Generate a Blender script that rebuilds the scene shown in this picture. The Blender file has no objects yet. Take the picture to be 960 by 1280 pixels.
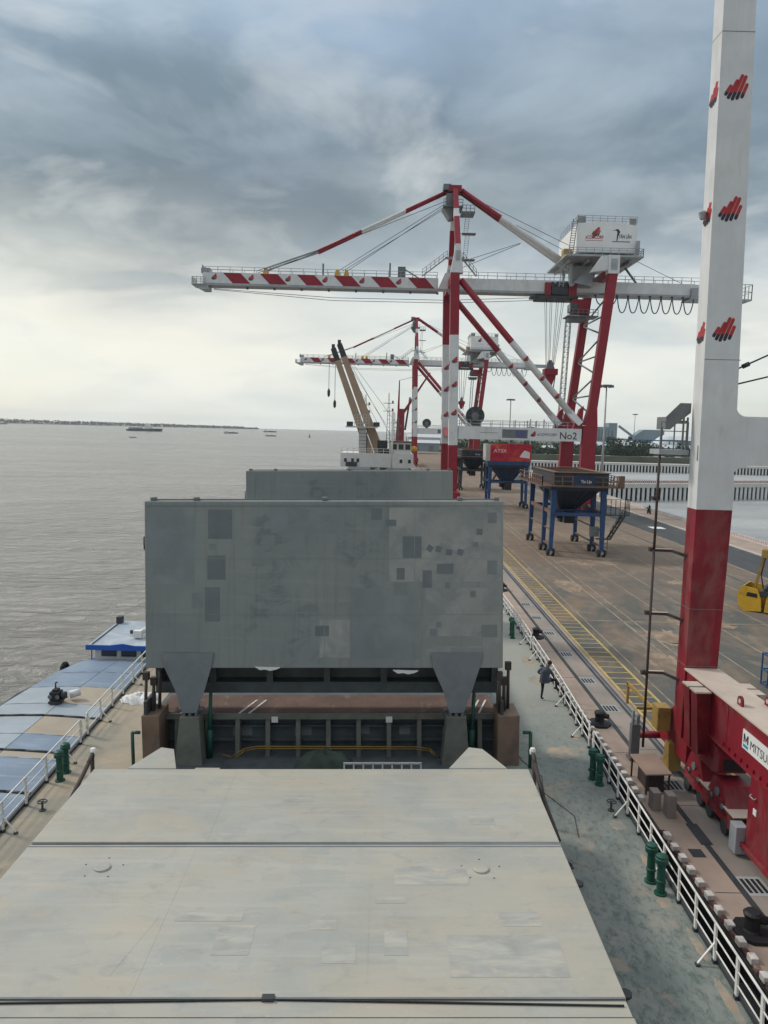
import bpy, bmesh, math, random
from mathutils import Vector, Matrix, Quaternion
R = math.radians
random.seed(7)
sc = bpy.context.scene
COL = sc.collection

# ------------------------------------------------------------------ camera, sky, sun, exposure
ROLL, PITCH, YAW = .026, math.atan(103 / 960), math.atan(-2.7 / 960)
def make_camera():
    cd = bpy.data.cameras.new('camera'); cd.sensor_fit = 'HORIZONTAL'
    cd.sensor_width = 36; cd.lens = 36; cd.clip_start = .1; cd.clip_end = 60000
    o = bpy.data.objects.new('camera', cd); COL.objects.link(o)
    c, s, cp, sp = math.cos(ROLL), math.sin(ROLL), math.cos(PITCH), math.sin(PITCH)
    right = Vector((c, s * sp, s * cp)); up = Vector((-s, c * sp, c * cp)); fw = Vector((0, cp, -sp))
    yaw = Matrix.Rotation(YAW, 3, 'Z')
    right, up, fw = yaw @ right, yaw @ up, yaw @ fw
    m = Matrix((right, up, -fw)).transposed().to_4x4(); m.translation = (0, 0, 14)
    o.matrix_world = m
    sc.camera = o
make_camera()
sc.view_settings.view_transform = 'Standard'; sc.view_settings.look = 'None'
sc.view_settings.exposure = 0.42; sc.view_settings.gamma = 1
sc.cycles.max_bounces = 6; sc.cycles.diffuse_bounces = 3; sc.cycles.glossy_bounces = 3
sc.cycles.volume_bounces = 1; sc.cycles.caustics_reflective = False; sc.cycles.caustics_refractive = False
try: sc.cycles.use_denoising = True
except Exception: pass

SUN_EL, SUN_AZ = R(40), R(-66)            # azimuth measured from +Y towards +X
class NT:
    """small helper around a node tree"""
    def __init__(s, tree): s.t = tree; s.n = tree.nodes; s.l = tree.links
    def new(s, typ, **kw):
        n = s.n.new(typ)
        for k, v in kw.items(): setattr(n, k, v)
        return n
    def put(s, sock, v):
        if isinstance(v, bpy.types.NodeSocket): s.l.new(v, sock)
        elif isinstance(v, (tuple, list)) and len(v) == 3 and sock.type == 'RGBA': sock.default_value = (*v, 1)
        else: sock.default_value = v
    def math(s, op, a, b=0.0, clamp=False):
        n = s.new('ShaderNodeMath', operation=op, use_clamp=clamp); s.put(n.inputs[0], a); s.put(n.inputs[1], b); return n.outputs[0]
    def mix(s, f, a, b, blend='MIX'):
        n = s.new('ShaderNodeMix', data_type='RGBA', blend_type=blend)
        s.put(n.inputs[0], f); s.put(n.inputs[6], a); s.put(n.inputs[7], b); return n.outputs[2]
    def ramp(s, f, stops):
        n = s.new('ShaderNodeValToRGB'); e = n.color_ramp.elements
        while len(e) < len(stops): e.new(.5)
        for k, (p, c) in enumerate(stops):
            e[k].position = p; e[k].color = (*c, 1) if isinstance(c, (tuple, list)) else (c, c, c, 1)
        s.put(n.inputs[0], f); return n.outputs[0]
    def noise(s, vec, scale, detail=4, rough=.55, dist=0.0):
        n = s.new('ShaderNodeTexNoise'); s.put(n.inputs['Vector'], vec); n.inputs['Scale'].default_value = scale
        n.inputs['Detail'].default_value = detail; n.inputs['Roughness'].default_value = rough; n.inputs['Distortion'].default_value = dist
        return n.outputs[0]
    def mapping(s, vec, scale=(1, 1, 1), rot=(0, 0, 0), loc=(0, 0, 0)):
        n = s.new('ShaderNodeMapping'); s.put(n.inputs[0], vec); n.inputs[1].default_value = loc; n.inputs[2].default_value = rot; n.inputs[3].default_value = scale
        return n.outputs[0]
    def sep(s, vec):
        n = s.new('ShaderNodeSeparateXYZ'); s.put(n.inputs[0], vec); return n.outputs
    def comb(s, x, y, z):
        n = s.new('ShaderNodeCombineXYZ'); s.put(n.inputs[0], x); s.put(n.inputs[1], y); s.put(n.inputs[2], z); return n.outputs[0]

def make_world():
    w = bpy.data.worlds.new('World'); sc.world = w; w.use_nodes = True
    k = NT(w.node_tree); k.n.clear()
    out = k.new('ShaderNodeOutputWorld')
    sky = k.new('ShaderNodeTexSky', sky_type='NISHITA'); sky.sun_disc = False
    sky.sun_elevation = SUN_EL; sky.sun_rotation = SUN_AZ
    bs = k.new('ShaderNodeBackground'); k.put(bs.inputs[0], sky.outputs[0]); bs.inputs[1].default_value = .09
    tc = k.new('ShaderNodeTexCoord'); d = tc.outputs['Generated']
    X, Y, Z = k.sep(d)
    zc = k.math('MAXIMUM', Z, 0.0)
    den = k.math('ADD', zc, .22)
    P = k.comb(k.math('DIVIDE', X, den), k.math('DIVIDE', Y, den), 0.0)      # the cloud deck seen in perspective
    big = k.noise(k.mapping(P, (1.0, 1.0, 1), loc=(2.3, .7, 0)), 1.0, 5, .52, .4)
    fine = k.noise(k.mapping(P, (2.0, 2.0, 1), loc=(5.1, 3.2, 1)), 1.4, 7, .52, .35)
    # elevation of the ray warped by the cloud noise, so the deck has an uneven lower edge
    e = k.math('ADD', zc, k.math('MULTIPLY', k.math('SUBTRACT', big, .5), .26))
    e = k.math('ADD', e, k.math('MULTIPLY', k.math('SUBTRACT', fine, .5), .13))
    base = k.ramp(e, [(0.0, (.62, .655, .635)), (.10, (.60, .63, .60)), (.165, (.50, .535, .53)), (.205, (.27, .315, .34)),
                      (.27, (.155, .200, .232)), (.36, (.165, .222, .272)), (.46, (.285, .375, .47)), (.62, (.50, .55, .60)), (1.0, (.72, .75, .78))])
    # lighter cauliflower edges
    lump = k.ramp(fine, [(.46, 0.0), (.68, 1.0)])
    base = k.mix(k.math('MULTIPLY', lump, .34), base, (.50, .56, .60))
    gaps = k.ramp(k.noise(k.mapping(P, (1.7, 1.7, 1), loc=(3.7, 6.2, 5)), 1.2, 7, .55, .5), [(.54, 0.0), (.74, 1.0)])
    base = k.mix(k.math('MULTIPLY', gaps, .55), base, (.66, .68, .66))
    band = k.ramp(k.noise(k.mapping(P, (1.4, 1.4, 1), loc=(7.7, 2.2, 8)), 1.3, 6, .55, .4), [(.45, 0.0), (.62, 1.0)])
    low = k.noise(k.mapping(d, (4.2, 4.2, 15), loc=(1.4, 3.3, 2.2)), 1.0, 5, .5, .6)
    lowm = k.ramp(zc, [(.0, .0), (.03, .5), (.07, 1.0), (.17, .9), (.23, 0.0)])
    base = k.mix(k.math('MULTIPLY', k.math('MULTIPLY', k.ramp(low, [(.47, 0.0), (.60, 1.0)]), lowm), .45), base, (.40, .445, .455))
    base = k.mix(k.math('MULTIPLY', k.math('MULTIPLY', k.ramp(low, [(.40, 1.0), (.52, 0.0)]), lowm), .65), base, (.70, .70, .64))
    glow = k.math('ADD', k.math('MULTIPLY', X, math.sin(SUN_AZ)), k.math('MULTIPLY', Y, math.cos(SUN_AZ)))
    base = k.mix(k.math('MULTIPLY', k.ramp(glow, [(.40, 0.0), (.95, .85)]), k.ramp(zc, [(.0, .6), (.08, 1.0), (.20, .45), (.30, 0.0)])), base, (.80, .77, .66))
    base = k.mix(k.math('MULTIPLY', k.math('MULTIPLY', band, .4), k.ramp(zc, [(.02, 0.0), (.07, 1.0), (.16, .7), (.22, 0.0)])), base, (.70, .69, .60))
    dk = k.ramp(k.noise(k.mapping(P, (1.2, 1.2, 1), loc=(9.1, 1.2, 3)), 1.1, 5, .5, .3), [(.45, 0.0), (.7, 1.0)])
    base = k.mix(k.math('MULTIPLY', k.math('MULTIPLY', dk, .5), k.ramp(zc, [(.06, 0.0), (.25, 1.0), (.45, .8), (.7, 0.0)])), base, (.175, .21, .245))
    bc = k.new('ShaderNodeBackground'); k.put(bc.inputs[0], base); bc.inputs[1].default_value = 1.0
    thin = k.ramp(k.noise(k.mapping(P, (.6, .6, 1), loc=(1.7, 8.2, 2)), 1.0, 4, .5, .2), [(.46, 0.0), (.70, .42)])
    mx = k.new('ShaderNodeMixShader'); k.put(mx.inputs[0], thin); k.l.new(bc.outputs[0], mx.inputs[1]); k.l.new(bs.outputs[0], mx.inputs[2])
    k.l.new(mx.outputs[0], out.inputs[0])
make_world()
def make_sun():
    l = bpy.data.lights.new('sun', 'SUN'); l.energy = 1.5; l.angle = R(10); l.color = (1, .94, .85)
    o = bpy.data.objects.new('sun', l); COL.objects.link(o)
    d = Vector((math.sin(SUN_AZ) * math.cos(SUN_EL), math.cos(SUN_AZ) * math.cos(SUN_EL), math.sin(SUN_EL)))
    o.rotation_euler = d.to_track_quat('Z', 'Y').to_euler(); o.location = d * 200
make_sun()

# ------------------------------------------------------------------ materials
def material(name, col, rough=.6, metal=0.0, var=.18, vscale=.8, bump=.15, bscale=14, stains=(), spec=.4, streak=0.0, coords=None, bdist=.01):
    """painted / worn surface: base colour with cloudy variation, stains = [(colour, amount, scale, (sx,sy,sz), threshold)]"""
    m = bpy.data.materials.new(name); m.use_nodes = True
    k = NT(m.node_tree); b = k.n['Principled BSDF']
    pos = k.new('ShaderNodeNewGeometry').outputs['Position']
    lo = tuple(c * (1 - var) for c in col); hi = tuple(min(1, c * (1 + var)) for c in col)
    n1 = k.noise(pos, vscale, 6, .6, .2)
    c = k.ramp(n1, [(.3, lo), (.7, hi)])
    if streak:
        n2 = k.noise(k.mapping(pos, (6, 6, .25)), 1.0, 5, .6)
        c = k.mix(k.math('MULTIPLY', k.ramp(n2, [(.5, 0.0), (.75, 1.0)]), streak), c, tuple(x * .45 for x in col))
    for (sc_, amt, s, st, th) in stains:
        n3 = k.noise(k.mapping(pos, st, loc=(s * 3.1, amt * 7, th * 11)), s, 6, .62, .5)
        c = k.mix(k.math('MULTIPLY', k.ramp(n3, [(th, 0.0), (min(1, th + .16), 1.0)]), amt), c, sc_)
    k.put(b.inputs['Base Color'], c)
    b.inputs['Metallic'].default_value = metal
    nr = k.noise(pos, vscale * 5, 4, .6)
    k.put(b.inputs['Roughness'], k.math('ADD', rough - .1, k.math('MULTIPLY', nr, .2)))
    b.inputs['Specular IOR Level'].default_value = spec
    if bump:
        bp = k.new('ShaderNodeBump'); bp.inputs['Strength'].default_value = bump; bp.inputs['Distance'].default_value = bdist
        k.put(bp.inputs['Height'], k.noise(pos, bscale, 5, .6)); k.l.new(bp.outputs[0], b.inputs['Normal'])
    return m
M = {}
RUST = (.16, .07, .035); DUST = (.42, .33, .24); SOOT = (.05, .05, .05)
M['crane_red'] = material('crane_red', (.265, .012, .027), .45, var=.14, bump=.04, stains=[((.20, .03, .03), .5, 1.3, (1, 1, .4), .55)], streak=.12)
M['crane_white'] = material('crane_white', (.66, .665, .66), .45, var=.08, bump=.03, stains=[((.46, .43, .37), .45, 1.0, (1, 1, .3), .56)], streak=.10)
M['crane_grey'] = material('crane_grey', (.34, .36, .37), .5, var=.15, bump=.05)
M['steel_dark'] = material('steel_dark', (.045, .05, .055), .55, var=.3, bump=.08)
M['steel_mid'] = material('steel_mid', (.16, .17, .175), .5, var=.2, bump=.08, stains=[(RUST, .3, 2.5, (1, 1, 1), .6)])
M['cable'] = material('cable', (.06, .065, .07), .6, var=.1, bump=0)
M['dusty_top'] = material('dusty_top', (.52, .43, .36), .85, var=.10, bump=.1, stains=[((.30, .22, .17), .4, 1.2, (1, 1, 1), .58)])
M['black'] = material('black', (.018, .018, .02), .6, var=.3, bump=.08)
M['rubber'] = material('rubber', (.025, .025, .025), .8, var=.3, bump=.2)
M['yellow'] = material('yellow', (.62, .36, .03), .5, var=.15, bump=.06, stains=[((.22, .14, .05), .6, 1.8, (1, 1, 1), .55), (SOOT, .5, 4, (1, 1, 1), .62)])
M['ochre'] = material('ochre', (.34, .22, .06), .6, var=.2, bump=.1, stains=[(RUST, .6, 2.2, (1, 1, 1), .52)])
M['logo_red'] = material('logo_red', (.42, .03, .035), .5, var=.05, bump=0)
M['logo_dark'] = material('logo_dark', (.035, .02, .04), .5, var=.05, bump=0)
M['letter_black'] = material('letter_black', (.02, .02, .025), .5, var=.05, bump=0)
M['letter_white'] = material('letter_white', (.8, .8, .8), .5, var=.03, bump=0)
M['teal_mark'] = material('teal_mark', (.03, .30, .42), .5, var=.03, bump=0)
M['navy_mark'] = material('navy_mark', (.10, .11, .22), .5, var=.1, bump=0)
M['sign_white'] = material('sign_white', (.78, .78, .76), .5, var=.04, bump=0)
M['rail_white'] = material('rail_white', (.74, .73, .68), .5, var=.08, vscale=3, bump=.05, stains=[(RUST, .55, 5, (1, 1, 1), .66)])
M['vent_green'] = material('vent_green', (.010, .075, .052), .45, var=.2, vscale=4, bump=.1, stains=[(RUST, .3, 6, (1, 1, 1), .66)])
M['post_dark'] = material('post_dark', (.06, .045, .04), .7, var=.3, bump=.1)
M['hopper_blue'] = material('hopper_blue', (.022, .075, .20), .5, var=.2, bump=.06, stains=[(RUST, .45, 1.6, (1, 1, .6), .60), ((.03, .04, .06), .5, .8, (1, 1, 1), .5)])
M['hopper_navy'] = material('hopper_navy', (.018, .035, .075), .55, var=.3, bump=.08, stains=[(RUST, .4, 1.2, (1, 1, 1), .6)])
M['hopper_rust'] = material('hopper_rust', (.17, .10, .07), .75, var=.25, bump=.15, stains=[(SOOT, .5, 1.4, (1, 1, 1), .55)])
M['hopper_dark'] = material('hopper_dark', (.04, .05, .06), .7, var=.3, bump=.1, stains=[(RUST, .5, 1.0, (1, 1, 1), .55)])
M['hull'] = material('hull', (.05, .06, .065), .6, var=.25, bump=.08, stains=[(RUST, .6, .7, (1, 1, .3), .58)])
M['coaming'] = material('coaming', (.085, .10, .105), .55, var=.25, vscale=1.6, bump=.08, stains=[(RUST, .55, 1.8, (1, 1, .6), .60), ((.20, .20, .18), .5, 2.6, (1, 1, 1), .62)])
M['stiffener'] = material('stiffener', (.15, .155, .13), .6, var=.2, vscale=2, bump=.06, stains=[(RUST, .5, 2, (1, 1, .5), .58)])
M['rusty'] = material('rusty', (.125, .075, .055), .8, var=.25, bump=.2, stains=[((.09, .05, .04), .6, 1.5, (1, .4, 1), .5), ((.26, .22, .19), .5, 2.5, (1, .4, 1), .56)])
M['pedestal'] = material('pedestal', (.21, .14, .10), .7, var=.2, bump=.12, stains=[((.10, .09, .085), .6, 1.5, (1, 1, .5), .52)])
M['hose_yellow'] = material('hose_yellow', (.27, .17, .04), .6, var=.2, bump=.05)
M['tarp_green'] = material('tarp_green', (.045, .065, .05), .75, var=.35, vscale=2, bump=.2, bscale=6)
M['cloth_white'] = material('cloth_white', (.72, .72, .70), .8, var=.08, vscale=3, bump=.2)
M['patch_dark'] = material('patch_dark', (.145, .165, .17), .62, var=.12, vscale=1.5, bump=.05)
M['patch_mid'] = material('patch_mid', (.19, .21, .205), .62, var=.12, vscale=1.5, bump=.05)
M['lug_grey'] = material('lug_grey', (.19, .21, .22), .6, var=.14, vscale=1, bump=.06, stains=[((.25, .25, .22), .6, 1.2, (1, 1, 1), .55)])
M['barge_hull'] = material('barge_hull', (.03, .035, .05), .6, var=.3, bump=.1)
M['barge_blue'] = material('barge_blue', (.02, .10, .42), .5, var=.15, bump=.05)
M['barge_roof'] = material('barge_roof', (.33, .38, .43), .5, var=.12, vscale=.5, bump=.05, stains=[((.62, .64, .66), .5, .7, (1, 1, 1), .5)])
M['glass'] = material('glass', (.02, .03, .035), .12, var=.1, bump=0, spec=.6)
M['ship_white'] = material('ship_white', (.70, .69, .66), .5, var=.08, bump=.05, stains=[(RUST, .5, .5, (1, 1, .4), .64)])
M['derrick'] = material('derrick', (.38, .275, .19), .55, var=.12, vscale=.3, bump=.04)
M['concrete_grey'] = material('concrete_grey', (.33, .34, .34), .8, var=.12, vscale=.1, bump=.1)
M['concrete_pale'] = material('concrete_pale', (.52, .51, .48), .8, var=.1, vscale=.2, bump=.1)
M['industrial'] = material('industrial', (.20, .26, .29), .7, var=.12, vscale=.05, bump=.05)
M['dome_white'] = material('dome_white', (.62, .66, .68), .6, var=.06, vscale=.05, bump=0)
M['shed_roof'] = material('shed_roof', (.55, .57, .58), .6, var=.08, vscale=.05, bump=0)
M['blue_shed'] = material('blue_shed', (.06, .17, .30), .6, var=.15, vscale=.05, bump=0)
M['pile_white'] = material('pile_white', (.68, .68, .66), .7, var=.08, bump=.1, stains=[((.25, .24, .2), .5, .8, (1, 1, .6), .55)])
M['marker_red'] = material('marker_red', (.32, .03, .03), .6, var=.15, bump=.05)
M['marker_white'] = material('marker_white', (.68, .66, .62), .7, var=.10, vscale=2, bump=.15, stains=[(DUST, .6, 2, (1, 1, 1), .5)])
M['line_yellow'] = material('line_yellow', (.48, .355, .12), .8, var=.15, bump=.1, stains=[((.21, .17, .13), .6, 1.6, (1, 1, 1), .48)])
M['line_pale'] = material('line_pale', (.32, .26, .19), .85, var=.15, bump=.1, stains=[((.20, .155, .115), .9, .9, (1, 1, 1), .46)])
M['bark'] = material('bark', (.09, .07, .05), .9, var=.3, bump=.4)
M['boat_dark'] = material('boat_dark', (.05, .065, .085), .6, var=.3, vscale=.1, bump=0)
M['jacket'] = material('jacket', (.075, .085, .115), .85, var=.2, vscale=6, bump=.3, bscale=25)
M['trousers'] = material('trousers', (.014, .016, .018), .85, var=.2, vscale=6, bump=.2)
M['skin'] = material('skin', (.22, .11, .07), .6, var=.1, vscale=6, bump=.05)
M['hair'] = material('hair', (.010, .008, .007), .6, var=.2, vscale=20, bump=.4, bscale=60)
M['grating'] = material('grating', (.09, .085, .08), .7, var=.2, bump=.1)
M['stone_dust'] = material('stone_dust', (.37, .285, .23), .9, var=.12, vscale=.6, bump=.2, stains=[((.23, .18, .15), .5, .5, (1, .4, 1), .52)])
M['crane_red_dirty'] = material('crane_red_dirty', (.235, .012, .024), .5, var=.22, vscale=.6, bump=.06, stains=[((.27, .17, .14), .38, .9, (1, 1, .5), .52), ((.06, .02, .02), .55, 1.6, (1, 1, .35), .55), ((.13, .03, .03), .6, 5, (1, 1, 1), .6)], streak=.35)
M['cover_pale'] = material('cover_pale', (.33, .375, .41), .45, var=.10, vscale=.5, bump=.06, stains=[((.45, .47, .48), .5, .8, (.4, 1.6, 1), .52)])
M['cover_blue'] = material('cover_blue', (.205, .265, .345), .42, var=.14, vscale=.5, bump=.06, stains=[((.36, .41, .45), .55, 1.0, (.3, 2, 1), .52)])
M['cover_sand'] = material('cover_sand', (.38, .325, .25), .7, var=.10, vscale=.5, bump=.08, stains=[((.30, .32, .34), .6, .6, (1, 1, 1), .54)])
M['spill'] = material('spill', (.33, .245, .17), .9, var=.15, vscale=1.2, bump=.2, stains=[((.20, .15, .11), .95, .9, (1, .5, 1), .40)])
M['slab_grey'] = material('slab_grey', (.27, .235, .205), .85, var=.18, vscale=.4, bump=.1, stains=[((.37, .285, .23), .7, .5, (1, .3, 1), .5)])
M['bank_soil'] = material('bank_soil', (.10, .105, .07), .9, var=.3, vscale=.05, bump=.1)
M['shore_soil'] = M['bank_soil']
M['dusty_brown'] = material('dusty_brown', (.30, .215, .165), .85, var=.15, bump=.1)
M['coping_red'] = material('coping_red', (.075, .03, .028), .8, var=.3, vscale=2, bump=.2, stains=[(DUST, .6, 2, (1, 1, 1), .5)])

def surf_mat(name, fn, rough=.7, spec=.35):
    m = bpy.data.materials.new(name); m.use_nodes = True
    k = NT(m.node_tree); b = k.n['Principled BSDF']; b.inputs['Roughness'].default_value = rough; b.inputs['Specular IOR Level'].default_value = spec
    fn(k, b, k.new('ShaderNodeNewGeometry').outputs['Position'])
    M[name] = m; return m
def cells(k, pos, scale, size, loc=(0, 0, 0)):
    v = k.new('ShaderNodeTexVoronoi', distance='CHEBYCHEV'); k.put(v.inputs['Vector'], k.mapping(pos, scale, loc=loc)); v.inputs['Scale'].default_value = size
    return k.sep(v.outputs['Color'])[0]
def bumpit(k, b, h, strength, dist=.02):
    bp = k.new('ShaderNodeBump'); bp.inputs['Strength'].default_value = strength; bp.inputs['Distance'].default_value = dist
    k.put(bp.inputs['Height'], h); k.l.new(bp.outputs[0], b.inputs['Normal'])

def f_hatch(k, b, pos):                       # old grey hatch paint with sand coloured dust, touch-up rectangles and long streaks
    n = k.noise(pos, .35, 6, .6, .3)
    c = k.ramp(n, [(.3, (.315, .32, .295)), (.52, (.375, .372, .33)), (.72, (.425, .405, .345))])
    c = k.mix(k.math('MULTIPLY', k.ramp(cells(k, pos, (1, .9, 0), .62), [(0.0, 0.0), (1.0, 1.0)]), .30), c, (.40, .41, .385))
    c2 = cells(k, pos, (.8, 1.3, 0), 1.5, (3, 1, 0))
    c = k.mix(k.math('MULTIPLY', k.ramp(c2, [(.80, 0.0), (.81, 1.0)]), .22), c, (.28, .30, .29))
    st = k.noise(k.mapping(pos, (.25, 3.5, 1)), 1.0, 6, .65, .3)
    c = k.mix(k.math('MULTIPLY', k.ramp(st, [(.5, 0.0), (.72, 1.0)]), .40), c, (.50, .485, .425))
    ru = k.noise(k.mapping(pos, (.5, 1.6, 1), loc=(4, 2, 0)), .9, 7, .65, .6)
    c = k.mix(k.math('MULTIPLY', k.ramp(ru, [(.52, 0.0), (.76, 1.0)]), .50), c, (.48, .36, .24))
    br = k.noise(k.mapping(pos, (.3, .45, 1), loc=(2, 5, 0)), .8, 3, .5, .3)
    c = k.mix(k.math('MULTIPLY', k.ramp(br, [(.45, 0.0), (.65, 1.0)]), .45), c, (.435, .385, .295))
    dk = k.noise(k.mapping(pos, (.6, 1.2, 1), loc=(1, 7, 0)), 2.2, 8, .7, .8)
    c = k.mix(k.math('MULTIPLY', k.ramp(dk, [(.53, 0.0), (.70, 1.0)]), .5), c, (.27, .28, .265))
    fl = k.noise(pos, 9.0, 6, .7, .5)
    c = k.mix(k.math('MULTIPLY', k.ramp(fl, [(.62, 0.0), (.72, 1.0)]), .5), c, (.62, .56, .42))
    k.put(b.inputs['Base Color'], c)
    h = k.math('ADD', k.noise(k.mapping(pos, (.5, 1.4, 1)), .9, 3, .5), k.math('MULTIPLY', k.noise(pos, 18, 5, .6), .12))
    bumpit(k, b, h, .35, .03)
surf_mat('hatch_top', f_hatch, .62, .35)

def f_panel(k, b, pos):                       # upright cover: grey-green, scuffed
    x, y, z = k.sep(pos)
    n = k.noise(k.mapping(pos, (1, 0, 1)), .28, 5, .6, .3)
    c = k.ramp(n, [(.3, (.20, .22, .212)), (.7, (.255, .272, .26))])
    rt = k.ramp(k.math('ADD', k.math('MULTIPLY', x, .07), k.math('MULTIPLY', n, .5)), [(.30, 0.0), (.48, 1.0)])
    c = k.mix(k.math('MULTIPLY', rt, .55), c, (.33, .335, .305))
    c1 = cells(k, pos, (1, 0, .8), .34, (1.3, 0, .4))
    c = k.mix(k.math('MULTIPLY', c1, .42), c, (.175, .20, .205))
    sw = k.noise(k.mapping(pos, (1, 0, 1.5), rot=(0, R(-25), 0)), .8, 8, .70, 1.7)
    zone = k.math('MULTIPLY', k.ramp(k.noise(k.mapping(pos, (1, 0, 1), loc=(3.2, 0, 4.4)), .42, 2, .5), [(.46, 0.0), (.54, 1.0)]), k.ramp(k.math('ADD', k.math('MULTIPLY', k.math('ABSOLUTE', k.math('ADD', x, 2.6)), .25), 0), [(.55, 1.0), (.85, 0.0)]))
    c = k.mix(k.math('MULTIPLY', k.math('MULTIPLY', k.ramp(sw, [(.47, 0.0), (.60, 1.0)]), zone), .55), c, (.11, .135, .142))
    ln = k.noise(k.mapping(pos, (.15, 0, 5)), 1.0, 5, .6, .2)
    c = k.mix(k.math('MULTIPLY', k.ramp(ln, [(.55, 0.0), (.75, 1.0)]), .28), c, (.33, .33, .30))
    dr = k.noise(k.mapping(pos, (5, 0, .25)), 1.0, 5, .6, .2)
    c = k.mix(k.math('MULTIPLY', k.ramp(dr, [(.54, 0.0), (.74, 1.0)]), .40), c, (.13, .125, .115))
    rr = k.noise(k.mapping(pos, (3.2, 0, .12), loc=(5, 0, 2)), 1.0, 6, .65, .3)
    c = k.mix(k.math('MULTIPLY', k.ramp(rr, [(.60, 0.0), (.74, 1.0)]), .35), c, (.21, .16, .115))
    k.put(b.inputs['Base Color'], c)
    bumpit(k, b, k.math('ADD', k.noise(k.mapping(pos, (1, 0, 1)), .8, 3, .5), k.math('MULTIPLY', k.noise(pos, 15, 5, .6), .12)), .35, .03)
surf_mat('panel_grey', f_panel, .58, .35)

def f_deck(k, b, pos):                        # green deck paint to starboard, sandy dust to port
    x, y, z = k.sep(pos)
    n = k.noise(pos, .5, 7, .65, .5)
    g = k.ramp(n, [(.3, (.17, .20, .185)), (.55, (.23, .25, .225)), (.75, (.30, .30, .26))])
    sp = k.noise(k.mapping(pos, (1.5, .8, 1)), 3.2, 9, .78, .35)
    bias = k.ramp(k.math('MULTIPLY', y, .02), [(.30, .06), (.75, -.02)])
    g = k.mix(k.math('MULTIPLY', k.ramp(k.math('ADD', sp, bias), [(.53, 0.0), (.66, 1.0)]), .75), g, (.07, .105, .095))
    ru = k.noise(k.mapping(pos, (1, 1, 1), loc=(6, 2, 1)), .8, 7, .65, .5)
    g = k.mix(k.math('MULTIPLY', k.ramp(ru, [(.57, 0.0), (.70, 1.0)]), .55), g, (.40, .30, .22))
    s = k.ramp(n, [(.3, (.34, .28, .205)), (.7, (.42, .355, .265))])
    s = k.mix(k.math('MULTIPLY', k.ramp(k.noise(pos, .55, 7, .65, .6), [(.42, 0.0), (.60, 1.0)]), .85), s, (.27, .255, .21))
    s = k.mix(k.math('MULTIPLY', k.ramp(k.noise(pos, 3.0, 6, .7, 1.0), [(.60, 0.0), (.70, 1.0)]), .45), s, (.30, .18, .10))
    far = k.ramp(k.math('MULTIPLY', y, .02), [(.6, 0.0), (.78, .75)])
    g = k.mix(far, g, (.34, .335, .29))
    c = k.mix(k.ramp(k.math('ADD', k.math('MULTIPLY', x, .1), .5), [(.0, 1.0), (.3, 0.0)]), g, s)
    k.put(b.inputs['Base Color'], c)
    bumpit(k, b, k.noise(pos, 10, 6, .65), .3, .015)
surf_mat('deck_paint', f_deck, .7, .3)

def f_apron(k, b, pos):                       # working apron: asphalt under brown cargo dust
    x, y, z = k.sep(pos)
    n = k.noise(pos, .12, 6, .6, .6)
    c = k.ramp(n, [(.3, (.185, .138, .103)), (.7, (.25, .182, .132))])
    a = k.ramp(k.noise(k.mapping(pos, (1, .6, 1), loc=(3, 1, 0)), .22, 6, .62, .8), [(.36, 0.0), (.54, 1.0)])
    nearf = k.ramp(k.math('MULTIPLY', y, .01), [(.60, 1.0), (.92, .12)])
    c = k.mix(k.math('MULTIPLY', a, nearf), c, (.105, .105, .094))
    w = k.noise(k.mapping(pos, (1.2, .5, 1), rot=(0, 0, R(25)), loc=(1, 9, 0)), .3, 9, .74, .7)
    c = k.mix(k.math('MULTIPLY', k.ramp(w, [(.53, 0.0), (.68, 1.0)]), .55), c, (.33, .28, .215))
    tr = k.noise(k.mapping(pos, (2.2, .05, 1), loc=(2, 2, 0)), 1.0, 5, .6, .2)
    c = k.mix(k.math('MULTIPLY', k.ramp(tr, [(.52, 0.0), (.72, 1.0)]), .22), c, (.08, .07, .06))
    dark = k.ramp(k.math('MULTIPLY', y, .01), [(1.25, 0.0), (1.0, 0.0)])
    gl = k.noise(pos, .45, 6, .7, .8)
    c = k.mix(k.math('MULTIPLY', k.ramp(gl, [(.58, 0.0), (.70, 1.0)]), .35), c, (.33, .235, .15))
    k.put(b.inputs['Base Color'], c)
    k.put(b.inputs['Roughness'], k.ramp(n, [(.3, .85), (.7, .7)]))
    bumpit(k, b, k.noise(pos, 6, 6, .65), .25, .02)
surf_mat('apron', f_apron, .8, .25)

def f_road(k, b, pos):
    n = k.noise(k.mapping(pos, (1, .15, 1)), .5, 6, .6, .4)
    c = k.ramp(n, [(.3, (.05, .055, .06)), (.7, (.085, .088, .088))])
    c = k.mix(k.math('MULTIPLY', k.ramp(k.noise(pos, .25, 5, .6), [(.55, 0.0), (.75, 1.0)]), .4), c, (.20, .16, .12))
    k.put(b.inputs['Base Color'], c); bumpit(k, b, k.noise(pos, 8, 5, .6), .2, .015)
surf_mat('asphalt', f_road, .75, .3)

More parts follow.
